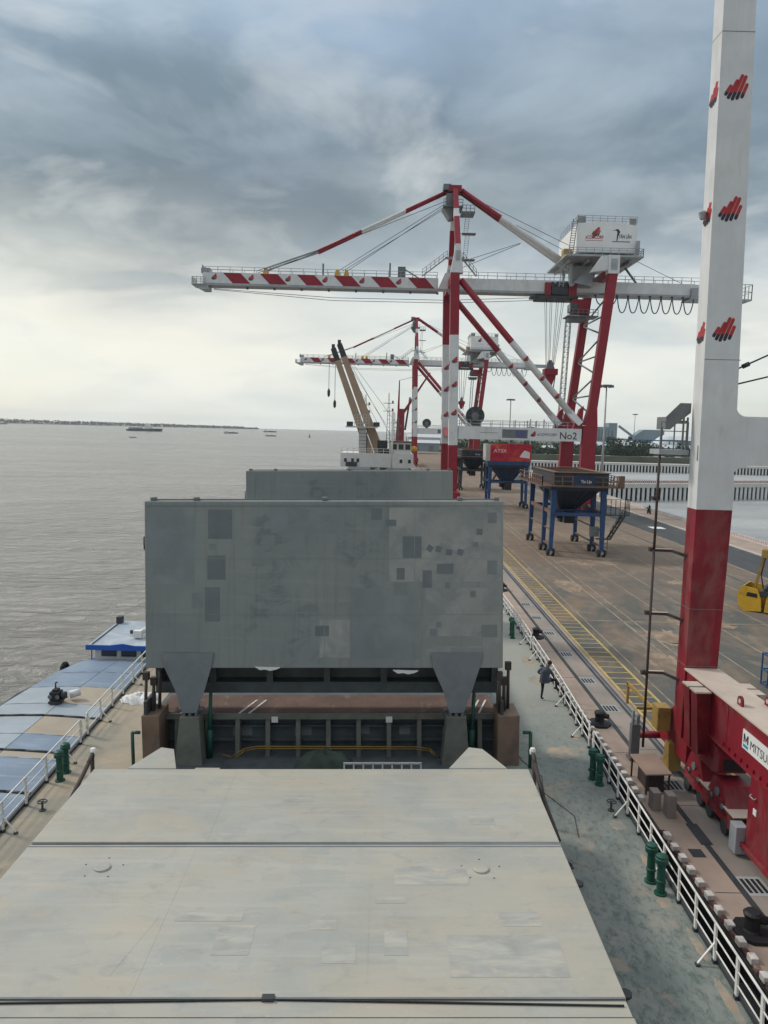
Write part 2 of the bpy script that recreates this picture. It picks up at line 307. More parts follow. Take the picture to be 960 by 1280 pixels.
def f_cover(k, b, pos):                       # barge covers: blue-grey sheet with sandy spill
    n = k.noise(pos, .5, 5, .6, .3)
    c = k.ramp(n, [(.3, (.20, .245, .29)), (.7, (.28, .315, .345))])
    c = k.mix(k.math('MULTIPLY', k.ramp(cells(k, pos, (.5, .9, 0), .5), [(.35, 0.0), (.36, 1.0)]), .45), c, (.33, .37, .40))
    s = k.ramp(k.noise(k.mapping(pos, (1, .8, 1), loc=(8, 3, 0)), .33, 4, .5, .4), [(.50, 0.0), (.60, 1.0)])
    x, y, z = k.sep(pos)
    side = k.math('MULTIPLY', k.ramp(k.math('MULTIPLY', k.math('ADD', x, 17.2), .5), [(.0, 0.0), (.45, .26)]), k.ramp(k.math('MULTIPLY', k.math('SUBTRACT', y, 30.0), .06), [(.0, .15), (.16, 1.0), (.72, 1.0), (.82, 0.0)]))
    s = k.ramp(k.math('ADD', k.noise(k.mapping(pos, (1, .8, 1), loc=(8, 3, 0)), .45, 5, .5, .3), side), [(.60, 0.0), (.68, 1.0)])
    c = k.mix(k.math('MULTIPLY', s, .85), c, (.40, .34, .265))
    l = k.noise(k.mapping(pos, (.3, 4, 1)), 1.0, 5, .6)
    c = k.mix(k.math('MULTIPLY', k.ramp(l, [(.58, 0.0), (.72, 1.0)]), .35), c, (.42, .45, .475))
    k.put(b.inputs['Base Color'], c); bumpit(k, b, k.noise(pos, 1.2, 3, .5), .3, .05)
surf_mat('barge_cover', f_cover, .42, .45)

def water_mat(name, base, amp, rough):
    def f(k, b, pos):
        n1 = k.noise(k.mapping(pos, (.40, 1.0, 1), rot=(0, 0, R(8))), .75, 6, .62, .7)
        n2 = k.noise(k.mapping(pos, (.5, 1.0, 1), rot=(0, 0, R(-14))), .22, 5, .6, .7)
        n3 = k.noise(k.mapping(pos, (.35, 1, 1)), .06, 4, .55, .5)
        n4 = k.noise(k.mapping(pos, (.12, 1, 1)), .012, 4, .55, .3)
        h = k.math('ADD', k.math('MULTIPLY', n1, 1.0), k.math('MULTIPLY', n2, 1.6))
        h = k.math('ADD', h, k.math('MULTIPLY', n3, 2.5))
        c = k.ramp(k.math('ADD', k.math('MULTIPLY', n3, .5), k.math('MULTIPLY', n4, .5)), [(.35, tuple(v * .70 for v in base)), (.65, tuple(v * 1.25 for v in base))])
        k.put(b.inputs['Base Color'], c)
        bumpit(k, b, h, amp, 1.3)
        k.put(b.inputs['Roughness'], k.math('ADD', rough, k.math('MULTIPLY', n4, .28)))
        b.inputs['IOR'].default_value = 1.33; b.inputs['Specular IOR Level'].default_value = .5
    surf_mat(name, f, rough, .5)
water_mat('river', (.265, .25, .225), 1.0, .06)
water_mat('basin', (.42, .43, .42), .6, .16)  # same water, with the bright sky reflection put into a paler base colour

def foliage(name, lo, hi):
    def f(k, b, pos):
        n = k.noise(pos, .35, 4, .6)
        k.put(b.inputs['Base Color'], k.ramp(n, [(.3, lo), (.7, hi)]))
    surf_mat(name, f, .8, .2)
foliage('leaf_dark', (.018, .035, .022), (.045, .075, .04))
foliage('leaf_mid', (.03, .05, .026), (.07, .10, .05))
# ------------------------------------------------------------------ mesh and object helpers
V = Vector
W = {}                                        # place of every object before its thing is turned
XF = [None]                                   # optional shift applied while an assembly is built
class MB:
    def __init__(s): s.v = []; s.f = []; s.m = []; s.s = []
    def face(s, pts, m=0, sm=False):
        i = len(s.v); s.v.extend(V(p) for p in pts); s.f.append(tuple(range(i, i + len(pts)))); s.m.append(m); s.s.append(sm); return s
    def hexa(s, b, t, m=0, caps=(True, True), sm=False):
        n = len(b); i = len(s.v); s.v.extend(V(p) for p in b); s.v.extend(V(p) for p in t)
        if caps[0]: s.f.append(tuple(reversed(range(i, i + n)))); s.m.append(m); s.s.append(False)
        if caps[1]: s.f.append(tuple(range(i + n, i + 2 * n))); s.m.append(m); s.s.append(False)
        for k in range(n):
            j = (k + 1) % n
            s.f.append((i + k, i + j, i + n + j, i + n + k)); s.m.append(m); s.s.append(sm)
        return s
    def box(s, x0, x1, y0, y1, z0, z1, m=0):
        return s.hexa([(x0, y0, z0), (x1, y0, z0), (x1, y1, z0), (x0, y1, z0)], [(x0, y0, z1), (x1, y0, z1), (x1, y1, z1), (x0, y1, z1)], m)
    def _axes(s, d, up):
        d = d.normalized(); up = V(up)
        if abs(d.dot(up.normalized())) > .98: up = V((0, 1, 0)) if abs(d.y) < .9 else V((1, 0, 0))
        side = d.cross(up).normalized(); return side, side.cross(d).normalized()
    def beam(s, p0, p1, w, h, m=0, up=(0, 0, 1), w1=None, h1=None, segs=None):
        """rectangular bar: w across, h along 'up'; segs = [(t0, t1, material)] paints lengths of it"""
        p0, p1 = V(p0), V(p1); a, c = s._axes(p1 - p0, up); w1 = w if w1 is None else w1; h1 = h if h1 is None else h1
        segs = segs or [(0, 1, m)]
        for (t0, t1, mm) in segs:
            rings = []
            for t in (t0, t1):
                q = p0.lerp(p1, t); ww = w + (w1 - w) * t; hh = h + (h1 - h) * t
                rings.append([q - a * ww / 2 - c * hh / 2, q + a * ww / 2 - c * hh / 2, q + a * ww / 2 + c * hh / 2, q - a * ww / 2 + c * hh / 2])
            s.hexa(rings[0], rings[1], mm, (t0 <= 0, t1 >= 1))
        return s
    def tube(s, p0, p1, r0, r1=None, n=8, m=0, segs=None, caps=True):
        p0, p1 = V(p0), V(p1); a, c = s._axes(p1 - p0, (0, 0, 1)); r1 = r0 if r1 is None else r1
        for (t0, t1, mm) in (segs or [(0, 1, m)]):
            rings = []
            for t in (t0, t1):
                q = p0.lerp(p1, t); r = r0 + (r1 - r0) * t
                rings.append([q + (a * math.cos(2 * math.pi * k / n) + c * math.sin(2 * math.pi * k / n)) * r for k in range(n)])
            s.hexa(rings[0], rings[1], mm, (caps and t0 <= 0, caps and t1 >= 1), True)
        return s
    def pipe(s, pts, r, n=6, m=0):
        for a, b in zip(pts[:-1], pts[1:]): s.tube(a, b, r, None, n, m)
        return s
    def lathe(s, c, prof, n=12, m=0):
        c = V(c)
        for (r0, z0), (r1, z1) in zip(prof[:-1], prof[1:]):
            A = [c + V((math.cos(2 * math.pi * k / n) * r0, math.sin(2 * math.pi * k / n) * r0, z0)) for k in range(n)]
            B = [c + V((math.cos(2 * math.pi * k / n) * r1, math.sin(2 * math.pi * k / n) * r1, z1)) for k in range(n)]
            for k in range(n):
                j = (k + 1) % n
                if r0 < 1e-5: s.face([A[k], B[j], B[k]], m, True)
                elif r1 < 1e-5: s.face([A[k], A[j], B[k]], m, True)
                else: s.face([A[k], A[j], B[j], B[k]], m, True)
        return s
    def prism(s, pts, vec, m=0): vec = V(vec); return s.hexa([V(p) for p in pts], [V(p) + vec for p in pts], m)
    def rail(s, pts, h=1.1, step=1.6, r=.03, m=0, mids=1):
        """a handrail: posts and bars"""
        for a, b in zip(pts[:-1], pts[1:]):
            a, b = V(a), V(b); n = max(1, round((b - a).length / step))
            for k in range(n + 1):
                q = a.lerp(b, k / n); s.beam(q, q + V((0, 0, h)), r * 2, r * 2, m)
            for q in range(mids + 1):
                z = V((0, 0, h * (q + 1) / (mids + 1))); s.beam(a + z, b + z, r * 1.6, r * 1.6, m)
        return s
    def ladder(s, p0, p1, w=.5, r=.03, m=0, axis=(1, 0, 0), step=.4):
        p0, p1, ax = V(p0), V(p1), V(axis) * w / 2
        s.beam(p0 - ax, p1 - ax, r * 2, r * 2, m); s.beam(p0 + ax, p1 + ax, r * 2, r * 2, m)
        n = int((p1 - p0).length / step)
        for k in range(1, n): q = p0.lerp(p1, k / n); s.beam(q - ax, q + ax, r * 1.4, r * 1.4, m)
        return s
    def mesh(s, name, org):
        me = bpy.data.meshes.new(name); me.from_pydata([tuple(v - org) for v in s.v], [], s.f)
        bm = bmesh.new(); bm.from_mesh(me)
        bmesh.ops.remove_doubles(bm, verts=bm.verts, dist=.0004) if len(s.v) < 60000 and getattr(s, 'weld', False) else None
        bmesh.ops.recalc_face_normals(bm, faces=bm.faces); bm.to_mesh(me); bm.free()
        return me
    def build(s, name, mats, parent=None, kind=None, bevel=0, label=None, org=None):
        if not isinstance(mats, (list, tuple)): mats = [mats]
        if XF[0]: s.v = [V(XF[0](q)) for q in s.v]
        lo = V(tuple(min(v[i] for v in s.v) for i in range(3))); hi = V(tuple(max(v[i] for v in s.v) for i in range(3)))
        org = V(org) if org is not None else V(((lo.x + hi.x) / 2, (lo.y + hi.y) / 2, lo.z))
        me = s.mesh(name, org)
        for mt in mats: me.materials.append(M[mt] if isinstance(mt, str) else mt)
        if len(me.polygons) == len(s.m):
            me.polygons.foreach_set('material_index', s.m); me.polygons.foreach_set('use_smooth', s.s)
        o = bpy.data.objects.new(name, me)
        if bevel:
            bv = o.modifiers.new('bevel', 'BEVEL'); bv.width = bevel; bv.segments = 2; bv.limit_method = 'ANGLE'; bv.angle_limit = R(40); bv.harden_normals = False
        put(o, org, parent)
        if kind: o['kind'] = kind
        if label: o['label'] = label
        return o
def put(o, org, parent=None):
    COL.objects.link(o); org = V(org); W[o.name] = org
    if parent is not None:
        o.parent = parent; o.location = org - W[parent.name]
    else: o.location = org
    return o
def inst(src, org, parent=None, rotz=0.0, name=None, scale=None):
    """another object on the same mesh"""
    o = bpy.data.objects.new(name or src.name.split('.')[0], src.data)
    for md in src.modifiers:
        if md.type == 'BEVEL':
            b = o.modifiers.new('bevel', 'BEVEL'); b.width = md.width; b.segments = md.segments; b.limit_method = 'ANGLE'; b.angle_limit = md.angle_limit
    put(o, org, parent); o.rotation_euler = (0, 0, rotz)
    if scale: o.scale = scale
    return o
def tag(o, label, cat, group=None):
    o['label'] = label; o['category'] = cat
    if group: o['group'] = group
    return o
def thing(name, label, cat, loc, group=None):
    o = bpy.data.objects.new(name, None); o.empty_display_size = .3; put(o, loc); return tag(o, label, cat, group)
def structure(o): o['kind'] = 'structure'; return o
def copy_tree(o, parent=None, skip=()):
    c = o.copy(); COL.objects.link(c); W[c.name] = W[o.name].copy()
    if parent is not None: c.parent = parent
    for ch in list(o.children):
        if ch.name.split('.')[0] in skip: continue
        copy_tree(ch, c, skip)
    return c
def text(name, s, size, org, xdir, ydir, mat, parent, width=None, bold=0.0, depth=.006, align='LEFT'):
    cu = bpy.data.curves.new('t', 'FONT'); cu.body = s; cu.size = size; cu.offset = bold; cu.extrude = 0; cu.align_x = align; cu.resolution_u = 3
    ob = bpy.data.objects.new('t', cu); me = bpy.data.meshes.new_from_object(ob)
    bpy.data.objects.remove(ob); bpy.data.curves.remove(cu)
    xd, yd = V(xdir).normalized(), V(ydir).normalized(); nd = xd.cross(yd); org = V(org)
    xs = [v.co.x for v in me.vertices]; k = (width / (max(xs) - min(xs))) if width else 1.0
    mb = MB(); vs = [org + xd * v.co.x * k + yd * v.co.y + nd * depth for v in me.vertices]
    for p in me.polygons: mb.face([vs[i] for i in p.vertices])
    bpy.data.meshes.remove(me)
    return mb.build(name, mat, parent)
def emblem(org, xd, yd, size, parent, depth=.006, dark=True):
    """cluster of five slanted rounded bars, red with dark feet"""
    org, xd, yd = V(org), V(xd).normalized(), V(yd).normalized(); nd = xd.cross(yd)
    mb = MB(); bars = [(-.46, -.30, -.26, .05), (-.33, -.44, .02, .28), (-.15, -.50, .24, .50), (.06, -.46, .40, .46), (.28, -.40, .47, .12)]
    for (x0, y0, x1, y1) in bars:
        a, b = V((x0, y0)), V((x1, y1)); d = (b - a).normalized(); n = V((-d.y, d.x)) * .078
        def P(q): return org + xd * q.x * size + yd * q.y * size + nd * depth
        arc0 = [a + n * math.cos(t) * 1 - d * .078 * math.sin(t) for t in (0, .8, 1.57, 2.34, math.pi)]
        arc1 = [b - n * math.cos(t) + d * .078 * math.sin(t) for t in (0, .8, 1.57, 2.34, math.pi)]
        m = a.lerp(b, .30)
        mb.face([P(q) for q in arc0] + [P(m - n), P(m + n)], 1 if dark else 0)
        mb.face([P(m + n), P(m - n)] + [P(q) for q in arc1], 0)
    return mb.build('emblem', ['logo_red', 'logo_dark'], parent)

# ------------------------------------------------------------------ water, land, quay
WATER = -2.5
def disc(r, z, cx, cy, n=64): return [(cx + r * math.cos(2 * math.pi * k / n), cy + r * math.sin(2 * math.pi * k / n), z) for k in range(n)]
mb = MB(); mb.face(disc(6000, WATER, 0, 0)); structure(mb.build('river', 'river', org=(0, 0, WATER)))
mb = MB(); mb.face([(50, 40, WATER + .03), (900, 40, WATER + .03), (900, 470, WATER + .03), (50, 470, WATER + .03)]); structure(mb.build('harbour_basin', 'basin'))

QX0, QX1, QY0, QY1 = 10.28, 51.4, -40, 520
mb = MB(); mb.box(QX0, QX1, QY0, QY1, -6, 0); quay = structure(mb.build('quay', 'stone_dust'))
def sheet(name, mat, x0, x1, y0, y1, z, parent=None):
    mb = MB(); mb.face([(x0, y0, z), (x1, y0, z), (x1, y1, z), (x0, y1, z)]); o = mb.build(name, mat, parent)
    if parent is None: structure(o)
    return o
apron = sheet('apron', 'apron', 13.30, 39.2, QY0, QY1, .004)
road = sheet('road', 'asphalt', 39.2, 45.8, QY0, QY1, .008)
# joints of the edge slab
mb = MB()
y = 12.0
while y < 120:
    mb.box(QX0 + .35, 11.45, y, y + .03, -.05, .006); mb.box(11.62, 12.72, y + .4, y + .43, -.05, .006); y += 5.2
mb.build('slab_joint', 'steel_dark', quay, kind='stuff')
mb = MB(); mb.box(11.47, 11.60, QY0, QY1, -.1, .010); mb.box(11.44, 11.47, QY0, QY1, -.1, .026); mb.box(11.60, 11.63, QY0, QY1, -.1, .026); mb.build('cable_slot', 'steel_dark', quay)
for xr in (12.88, 35.8):
    mb = MB(); mb.box(xr - .19, xr + .19, QY0, QY1, -.1, .012); mb.build('rail_channel', 'steel_dark', quay)
    mb = MB(); mb.box(xr - .05, xr + .05, QY0, QY1, 0, .045); mb.build('crane_rail', 'steel_mid', quay)
sheet('edge_slab', 'slab_grey', 11.63, 12.69, QY0, QY1, .003, quay)
# painted lines
for (x, w, mt) in ((13.42, .16, 'line_yellow'), (15.0, .16, 'line_yellow'), (15.62, .10, 'line_pale'), (18.5, .14, 'line_pale'), (19.3, .12, 'line_pale'), (22.4, .1, 'line_pale'),
                   (25.3, .14, 'line_pale'), (29.4, .12, 'line_pale'), (33.1, .14, 'line_pale'), (39.1, .25, 'line_pale')):
    sheet('painted_line', mt, x - w / 2, x + w / 2, 30, QY1, .012, apron)
bar = sheet('hatch_stripe', 'line_yellow', 13.51, 14.91, 38.0, 38.13, .012, apron)
for k in range(1, 80): inst(bar, W[bar.name] + V((0, k * 1.05, 0)), apron)
sheet('painted_line', 'line_pale', 15.7, 31, 57.0, 57.16, .012, apron); sheet('painted_line', 'line_pale', 19.3, 33, 88.6, 88.75, .012, apron)
sheet('painted_line', 'line_pale', 45.7, 45.9, 30, QY1, .014, road)
sheet('road_mark', 'letter_white', 41.5, 43.6, 116.5, 119, .014, road)
for (cx, cy, rx, ry) in ((22.6, 83.5, 3.6, 1.8), (20.3, 52.5, 1.6, 2.6), (24.5, 57.0, 2.6, 2.2), (18.0, 47.0, 1.2, 2.0), (29.0, 73, 1.6, 1.4), (27.5, 96, 2.0, 3.5), (17.5, 70.5, 1.2, 3.4)):
    mb = MB(); mb.face([(cx + rx * math.cos(a) * random.uniform(.6, 1.15), cy + ry * math.sin(a) * random.uniform(.6, 1.15), .009) for a in [q * math.pi / 20 for q in range(40)]]); mb.build('dust_spill', 'spill', apron)
# coping blocks, red and white in turn, along the quay edge
mb = MB(); mb.box(10.22, 10.44, 15.0, 15.28, -.05, .14); cw = mb.build('coping_block', 'marker_white', quay, bevel=.02)
mb = MB(); mb.box(10.24, 10.42, 15.34, 15.66, -.30, .03); cr = mb.build('coping_block', 'coping_red', quay, bevel=.02)
mb = MB(); mb.box(10.16, 10.277, QY0, QY1, -6, -.10); mb.build('gap_shade', 'rubber', quay)  # black strip standing in for the shade between ship and quay wall
for k in range(1, 68):
    if k in (16, 17, 18): continue
    inst(cw, W[cw.name] + V((0, k * .7, random.uniform(-.02, .02))), quay); inst(cr, W[cr.name] + V((0, k * .7, random.uniform(-.03, .02))), quay)
# rubber fenders on the quay wall
mb = MB(); mb.box(9.55, 10.28, 18, 19.2, -2.2, -.5); fd = mb.build('fender', 'rubber', quay, bevel=.1)
for k in range(1, 8): inst(fd, W[fd.name] + V((0, k * 7.8, 0)), quay)
# drain gratings in the crane strip
for k, yy in enumerate((17.4, 22.8, 29.7, 38.3, 42.7, 47.9, 53.0, 57.5, 62)):
    mb = MB(); mb.box(11.66, 12.44, yy - .52, yy + .52, -.1, .008); fr = mb.build('drain_frame', 'concrete_grey', quay)
    mb = MB()
    for j in range(4): mb.box(11.72 + j * .17, 11.83 + j * .17, yy - .38, yy + .38, -.1, .012)
    mb.build('drain_slot', 'black', fr)
mb = MB(); mb.box(11.35, 11.75, 25.2, 26.6, 0, .03); mb.box(10.75, 11.2, 24.4, 24.9, 0, .012); mb.build('slot_cover', 'steel_dark', quay)
# kerb and red and white posts along the landward edge
mb = MB(); mb.box(45.95, 46.2, QY0, QY1, 0, .12); structure(mb.build('kerb', 'concrete_pale'))
mb = MB(); mb.box(50.75, 51.4, QY0, QY1, 0, .12); edge = structure(mb.build('quay_kerb', 'concrete_pale'))
pm = None
for k in range(230):
    yy = 84 + k * .47
    if pm is None:
        mb = MB(); mb.box(50.9, 51.2, yy, yy + .24, .121, .55); pm = mb.build('edge_block', 'marker_white', edge)
        mb = MB(); mb.box(50.95, 51.25, yy + .25, yy + .46, .121, .46); pr = mb.build('edge_block', 'marker_red', edge)
    else:
        inst(pm, W[pm.name] + V((0, k * .47, 0)), edge)
        if k < 60: inst(pr, W[pr.name] + V((0, k * .47, 0)), edge)

# ------------------------------------------------------------------ the cargo ship we stand on (it lists slightly to port)
LIST = -.026; SX = -1.75
ship = thing('cargo_ship', 'grey cargo ship with folding hatch covers, its green and sandy deck below the viewer', 'ship', (SX, 30, .7))
ship.rotation_euler = (0, LIST, 0)
def on_ship(x, y, z): return V((x, y, z + .026 * (x - SX)))
DZ = .7
stbd = [(8.62, -20), (8.66, 14), (8.72, 20), (8.88, 27), (9.22, 37), (9.38, 50), (9.3, 62), (8.2, 72), (5.0, 82), (-1.75, 90)]
port = [(-8.5, 82), (-11.7, 72), (-12.9, 60), (-13.1, 46), (-12.85, 38), (-12.55, 30), (-12.35, 24), (-12.2, 14), (-12.1, -20)]
out = stbd + port
mb = MB(); mb.prism([(x, y, -6.5) for x, y in out], (0, 0, DZ + 6.5 - .02)); mb.build('hull', 'hull', ship)
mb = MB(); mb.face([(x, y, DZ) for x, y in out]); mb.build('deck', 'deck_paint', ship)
mb = MB(); mb.face([(-9.2, 23.4, DZ + .005), (5.2, 23.4, DZ + .005), (5.2, 30.6, DZ + .005), (-9.2, 30.6, DZ + .005)]); mb.build('cross_deck', 'coaming', ship)
# gunwale bar along both sides
for pl in (stbd[:8], port[1:]):
    mb = MB()
    for a, b in zip(pl[:-1], pl[1:]): mb.beam((a[0], a[1], DZ + .05), (b[0], b[1], DZ + .05), .10, .14)
    mb.build('gunwale_bar', 'steel_dark', ship)

def interp(pl, y):
    pl = sorted(pl, key=lambda q: q[1])
    for (x0, y0), (x1, y1) in zip(pl[:-1], pl[1:]):
        if y0 <= y <= y1: return x0 + (x1 - x0) * (y - y0) / (y1 - y0)
    return pl[-1][0]
def ship_rail(pl, inset, y0, y1, step, side, gaps=()):
    """white three-bar railing > post, brace"""
    runs = []; a = y0
    for g0, g1 in gaps: runs.append((a, g0)); a = g1
    runs.append((a, y1))
    post_src = brace_src = foot_src = None
    for (a, b) in runs:
        n = max(1, round((b - a) / step)); ys = [a + (b - a) * k / n for k in range(n + 1)]
        X = lambda y: interp(pl, y) + inset
        mb = MB()
        for z, r in ((1.05, .034), (.70, .023), (.36, .023)):
            pts = [(X(y), y, DZ + z) for y in ys]
            if z > 1:
                pts = [(X(a), a - .12, DZ + .36), (X(a), a - .16, DZ + .7), (X(a), a - .10, DZ + .97)] + pts + [(X(b), b + .10, DZ + .97), (X(b), b + .16, DZ + .7), (X(b), b + .12, DZ + .36)]
            mb.pipe(pts, r, 6)
        rl = mb.build('railing', 'rail_white', ship)
        for k, y in enumerate(ys):
            x = X(y)
            if post_src is None:
                mb = MB(); mb.box(x - .025, x + .025, y - .05, y + .05, DZ + .03, DZ + 1.04); post_src = mb.build('post', 'rail_white', rl)
                mb = MB(); mb.box(x - .05, x + .05, y - .06, y + .06, DZ, DZ + .09); foot_src = mb.build('post_foot', 'steel_dark', rl)
            else:
                inst(post_src, (x, y, DZ + .03), rl); inst(foot_src, (x, y, DZ), rl)
            if k % 3 == 1:
                if brace_src is None:
                    mb = MB(); mb.beam((x, y, DZ + .55), (x - side * .46, y - .1, DZ + .06), .045, .03); mb.box(x - side * .46 - .05, x - side * .46 + .05, y - .16, y - .04, DZ, DZ + .06, 1)
                    brace_src = mb.build('brace', ['rail_white', 'steel_dark'], rl); boff = W[brace_src.name] - V((x, y, DZ))
                else: inst(brace_src, V((x, y, DZ)) + boff, rl)
ship_rail(stbd, -.10, 13.0, 58, 1.22, 1, gaps=((30.1, 30.9), (44.5, 45.3)))
ship_rail(port, .10, 17.0, 56, 1.75, -1, gaps=((31.3, 32.2),))
# bare sandy or rusty patches at the feet of the starboard railing
def blotch(cx, cy, rx, ry, n=26):
    return [(cx + rx * math.cos(2 * math.pi * k / n) * random.uniform(.7, 1.1), cy + ry * math.sin(2 * math.pi * k / n) * random.uniform(.7, 1.1), DZ + .004) for k in range(n)]
M['primer'] = material('primer', (.36, .285, .21), .8, var=.15, vscale=2, bump=.1, stains=[((.235, .25, .22), .95, 2.2, (1, 1, 1), .44)])
for (cx, cy, rx, ry) in ((8.38, 16.6, .14, .9), (8.45, 18.6, .13, .7), (8.25, 20.3, .22, .4), (8.42, 22.3, .10, .6), (8.2, 24.6, .3, .35), (7.7, 30.4, .75, .75), (8.6, 32.2, .2, .5),
                         (4.3 + 2.1, 26.7, .3, .2), (8.5, 39.6, .5, .8), (8.6, 43, .4, 1.0), (8.0, 14.6, .25, .5)):
    mb = MB(); mb.face(blotch(cx, cy, rx, ry)); mb.build('primer_patch', 'primer', ship)
# green mushroom vents
vsrc = None
for (x, y) in ((8.30, 28.05), (8.42, 27.55), (8.20, 21.35), (8.28, 20.75), (8.55, 47.9), (8.6, 48.6), (-11.95, 27.9), (-12.0, 28.6)):
    if vsrc is None:
        mb = MB(); mb.lathe((x, y, DZ), [(.18, 0), (.18, .05), (.12, .06), (.12, .34), (.14, .36), (.14, .42), (.12, .44), (.115, .95)], 12); vsrc = mb.build('vent_pipe', 'vent_green', ship)
        mb = MB(); mb.lathe((x, y, DZ), [(.115, .92), (.185, .94), (.19, 1.08), (.165, 1.10), (.165, 1.16), (.10, 1.20), (0, 1.21)], 12); cap = mb.build('vent_cap', 'vent_green', vsrc)
        coff = W[cap.name] - W[vsrc.name]
    else:
        o = inst(vsrc, (x, y, DZ), ship); c = inst(cap, V((x, y, DZ)) + coff, o)
# hatch coamings and the near closed cover in three panels
HX0, HX1, HZ = -9.07, 5.04, 3.0
mb = MB(); mb.box(HX0 + .35, HX1 - .35, -2, 23.5, DZ, HZ - .68); co = mb.build('hatch_coaming', 'coaming', ship)
mb = MB(); yy = 2.0
while yy < 23.4: mb.box(HX1 - .35, HX1 - .08, yy, yy + .05, DZ, HZ - .7); mb.box(HX0 + .08, HX0 + .35, yy, yy + .05, DZ, HZ - .7); yy += 1.4
mb.build('coaming_bracket', 'coaming', co)
for (y0, y1) in ((-1.5, 13.29), (13.80, 19.32), (19.46, 23.9)):
    mb = MB(); mb.box(HX0, HX1, y0, y1, HZ - .66, HZ); mb.build('hatch_panel', 'hatch_top', ship, bevel=.025)
mb = MB(); mb.box(HX0 + .02, HX1 - .02, 13.345, 13.79, HZ - .5, HZ - .035); mb.build('joint_plate', 'hatch_top', ship)
for p, q in (((HX0, 13.63, HZ - .01), (-2.0, 13.76, HZ - .01)), ((-1.75, 13.76, HZ - .01), (HX1 - .1, 13.60, HZ - .01))): mb = MB(); mb.beam(p, q, .025, .03); mb.build('seam_gasket', 'rubber', ship)
mb = MB(); mb.box(-2.02, -1.78, 13.72, 13.86, HZ - .03, HZ + .035); mb.build('seam_lock', 'steel_dark', ship)
mb = MB(); mb.beam((HX0, 19.39, HZ - .10), (HX1, 19.39, HZ - .04), .13, .05); mb.build('seam_gasket', 'steel_mid', ship)
for yy in (19.30, 13.86): mb = MB(); mb.box(HX0 + .02, HX1 - .02, yy - .10, yy - .055, HZ - .01, HZ + .006); mb.build('seam_lip', 'steel_mid', ship)
for (x, y) in ((-6.73, 18.23), (2.77, 18.16)):
    mb = MB(); mb.lathe((x, y, HZ), [(.20, 0), (.20, .04), (.17, .05), (0, .05)], 14); cp_ = mb.build('lifting_cap', 'hatch_top', ship)
    mb = MB()
    for k in range(5):
        a = k * 1.25 + .3; mb.lathe((x + .5 * math.cos(a), y + .45 * math.sin(a), HZ), [(.02, 0), (.02, .01), (0, .01)], 6)
    mb.build('bolt_head', 'steel_dark', cp_)
for p, q, w in (((-5.2, 14.4, HZ), (-4.75, 16.3, HZ), .03), ((.0, 14.2, HZ), (0, 17.8, HZ), .02), ((-4.6, 13.85, HZ), (-4.6, 19.25, HZ), .016), ((-4.4, 19.5, HZ), (-4.4, 23.8, HZ), .016), ((.3, 19.5, HZ), (.3, 23.8, HZ), .016)): mb = MB(); mb.beam(p, q, w, .006); mb.build('weld_seam', 'hatch_top', ship)
M['touch_up'] = material('touch_up', (.345, .342, .313), .6, var=.10, vscale=2, bump=.05, stains=[((.43, .42, .365), .95, 1.6, (.5, 1.8, 1), .46), ((.52, .44, .33), .7, 3, (.5, 1.5, 1), .55)])
for (x, y, w, h) in ((-3.6, 16.3, 1.5, .35), (-2.9, 15.5, .8, 1.0), (-1.0, 16.0, .6, .35), (1.5, 17.9, 1.8, .8), (.5, 16.9, .7, .25), (2.9, 15.0, 2.4, 1.3), (3.4, 16.2, .9, .5), (-.6, 15.0, .7, .5), (.6, 15.4, .5, .8), (-2.2, 21.9, .9, .4), (3.1, 20.6, .7, .5)):
    mb = MB(); mb.face([(x - w / 2, y - h / 2, HZ + .004), (x + w / 2, y - h / 2, HZ + .004), (x + w / 2, y + h / 2, HZ + .004), (x - w / 2, y + h / 2, HZ + .004)]); mb.build('paint_patch', 'touch_up', ship)
# pointed hinge lugs standing past the far edge of the closed cover
for (xa, xb, xt0, xt1) in ((-8.0, -6.4, -7.15, -6.8), (2.45, 4.35, 3.2, 3.55)):
    mb = MB(); mb.prism([(xa, 23.88, HZ - .25), (xb, 23.88, HZ - .25), (xt1 + .1, 24.75, HZ + .03), (xt0, 24.85, HZ + .05)], (0, .02, .27)); mb.build('hinge_lug', 'hatch_top', ship, bevel=.015)
mb = MB(); mb.box(-5.8, -5.0, 23.905, 24.0, HZ - .15, HZ - .01); mb.build('cleat', 'hatch_top', ship)
# hydraulic pipes bending down at the far corners of the closed cover
for sx, x in ((-1, HX0 - .22), (1, HX1 + .22)):
    mb = MB(); mb.pipe([(x, 20.5, HZ - .55), (x, 22.6, HZ - .35), (x, 24.0, HZ + .12), (x + sx * .02, 24.5, HZ + .30), (x + sx * .1, 24.6, HZ + .05), (x + sx * .12, 24.6, DZ)], .07, 7); hp = mb.build('hydraulic_pipe', 'post_dark', ship)
    mb = MB(); mb.lathe((x + sx * .02, 24.5, HZ + .24), [(.10, 0), (.11, .12), (.08, .2), (0, .22)], 8); mb.build('pipe_cap', 'rail_white', hp)
for y in (14.4, 18.2): mb = MB(); mb.lathe((HX1 + .18, y, HZ - .45), [(.05, -.9), (.05, 0), (.14, .02), (.14, .08), (0, .1)], 10); mb.build('cleat', 'steel_dark', ship)

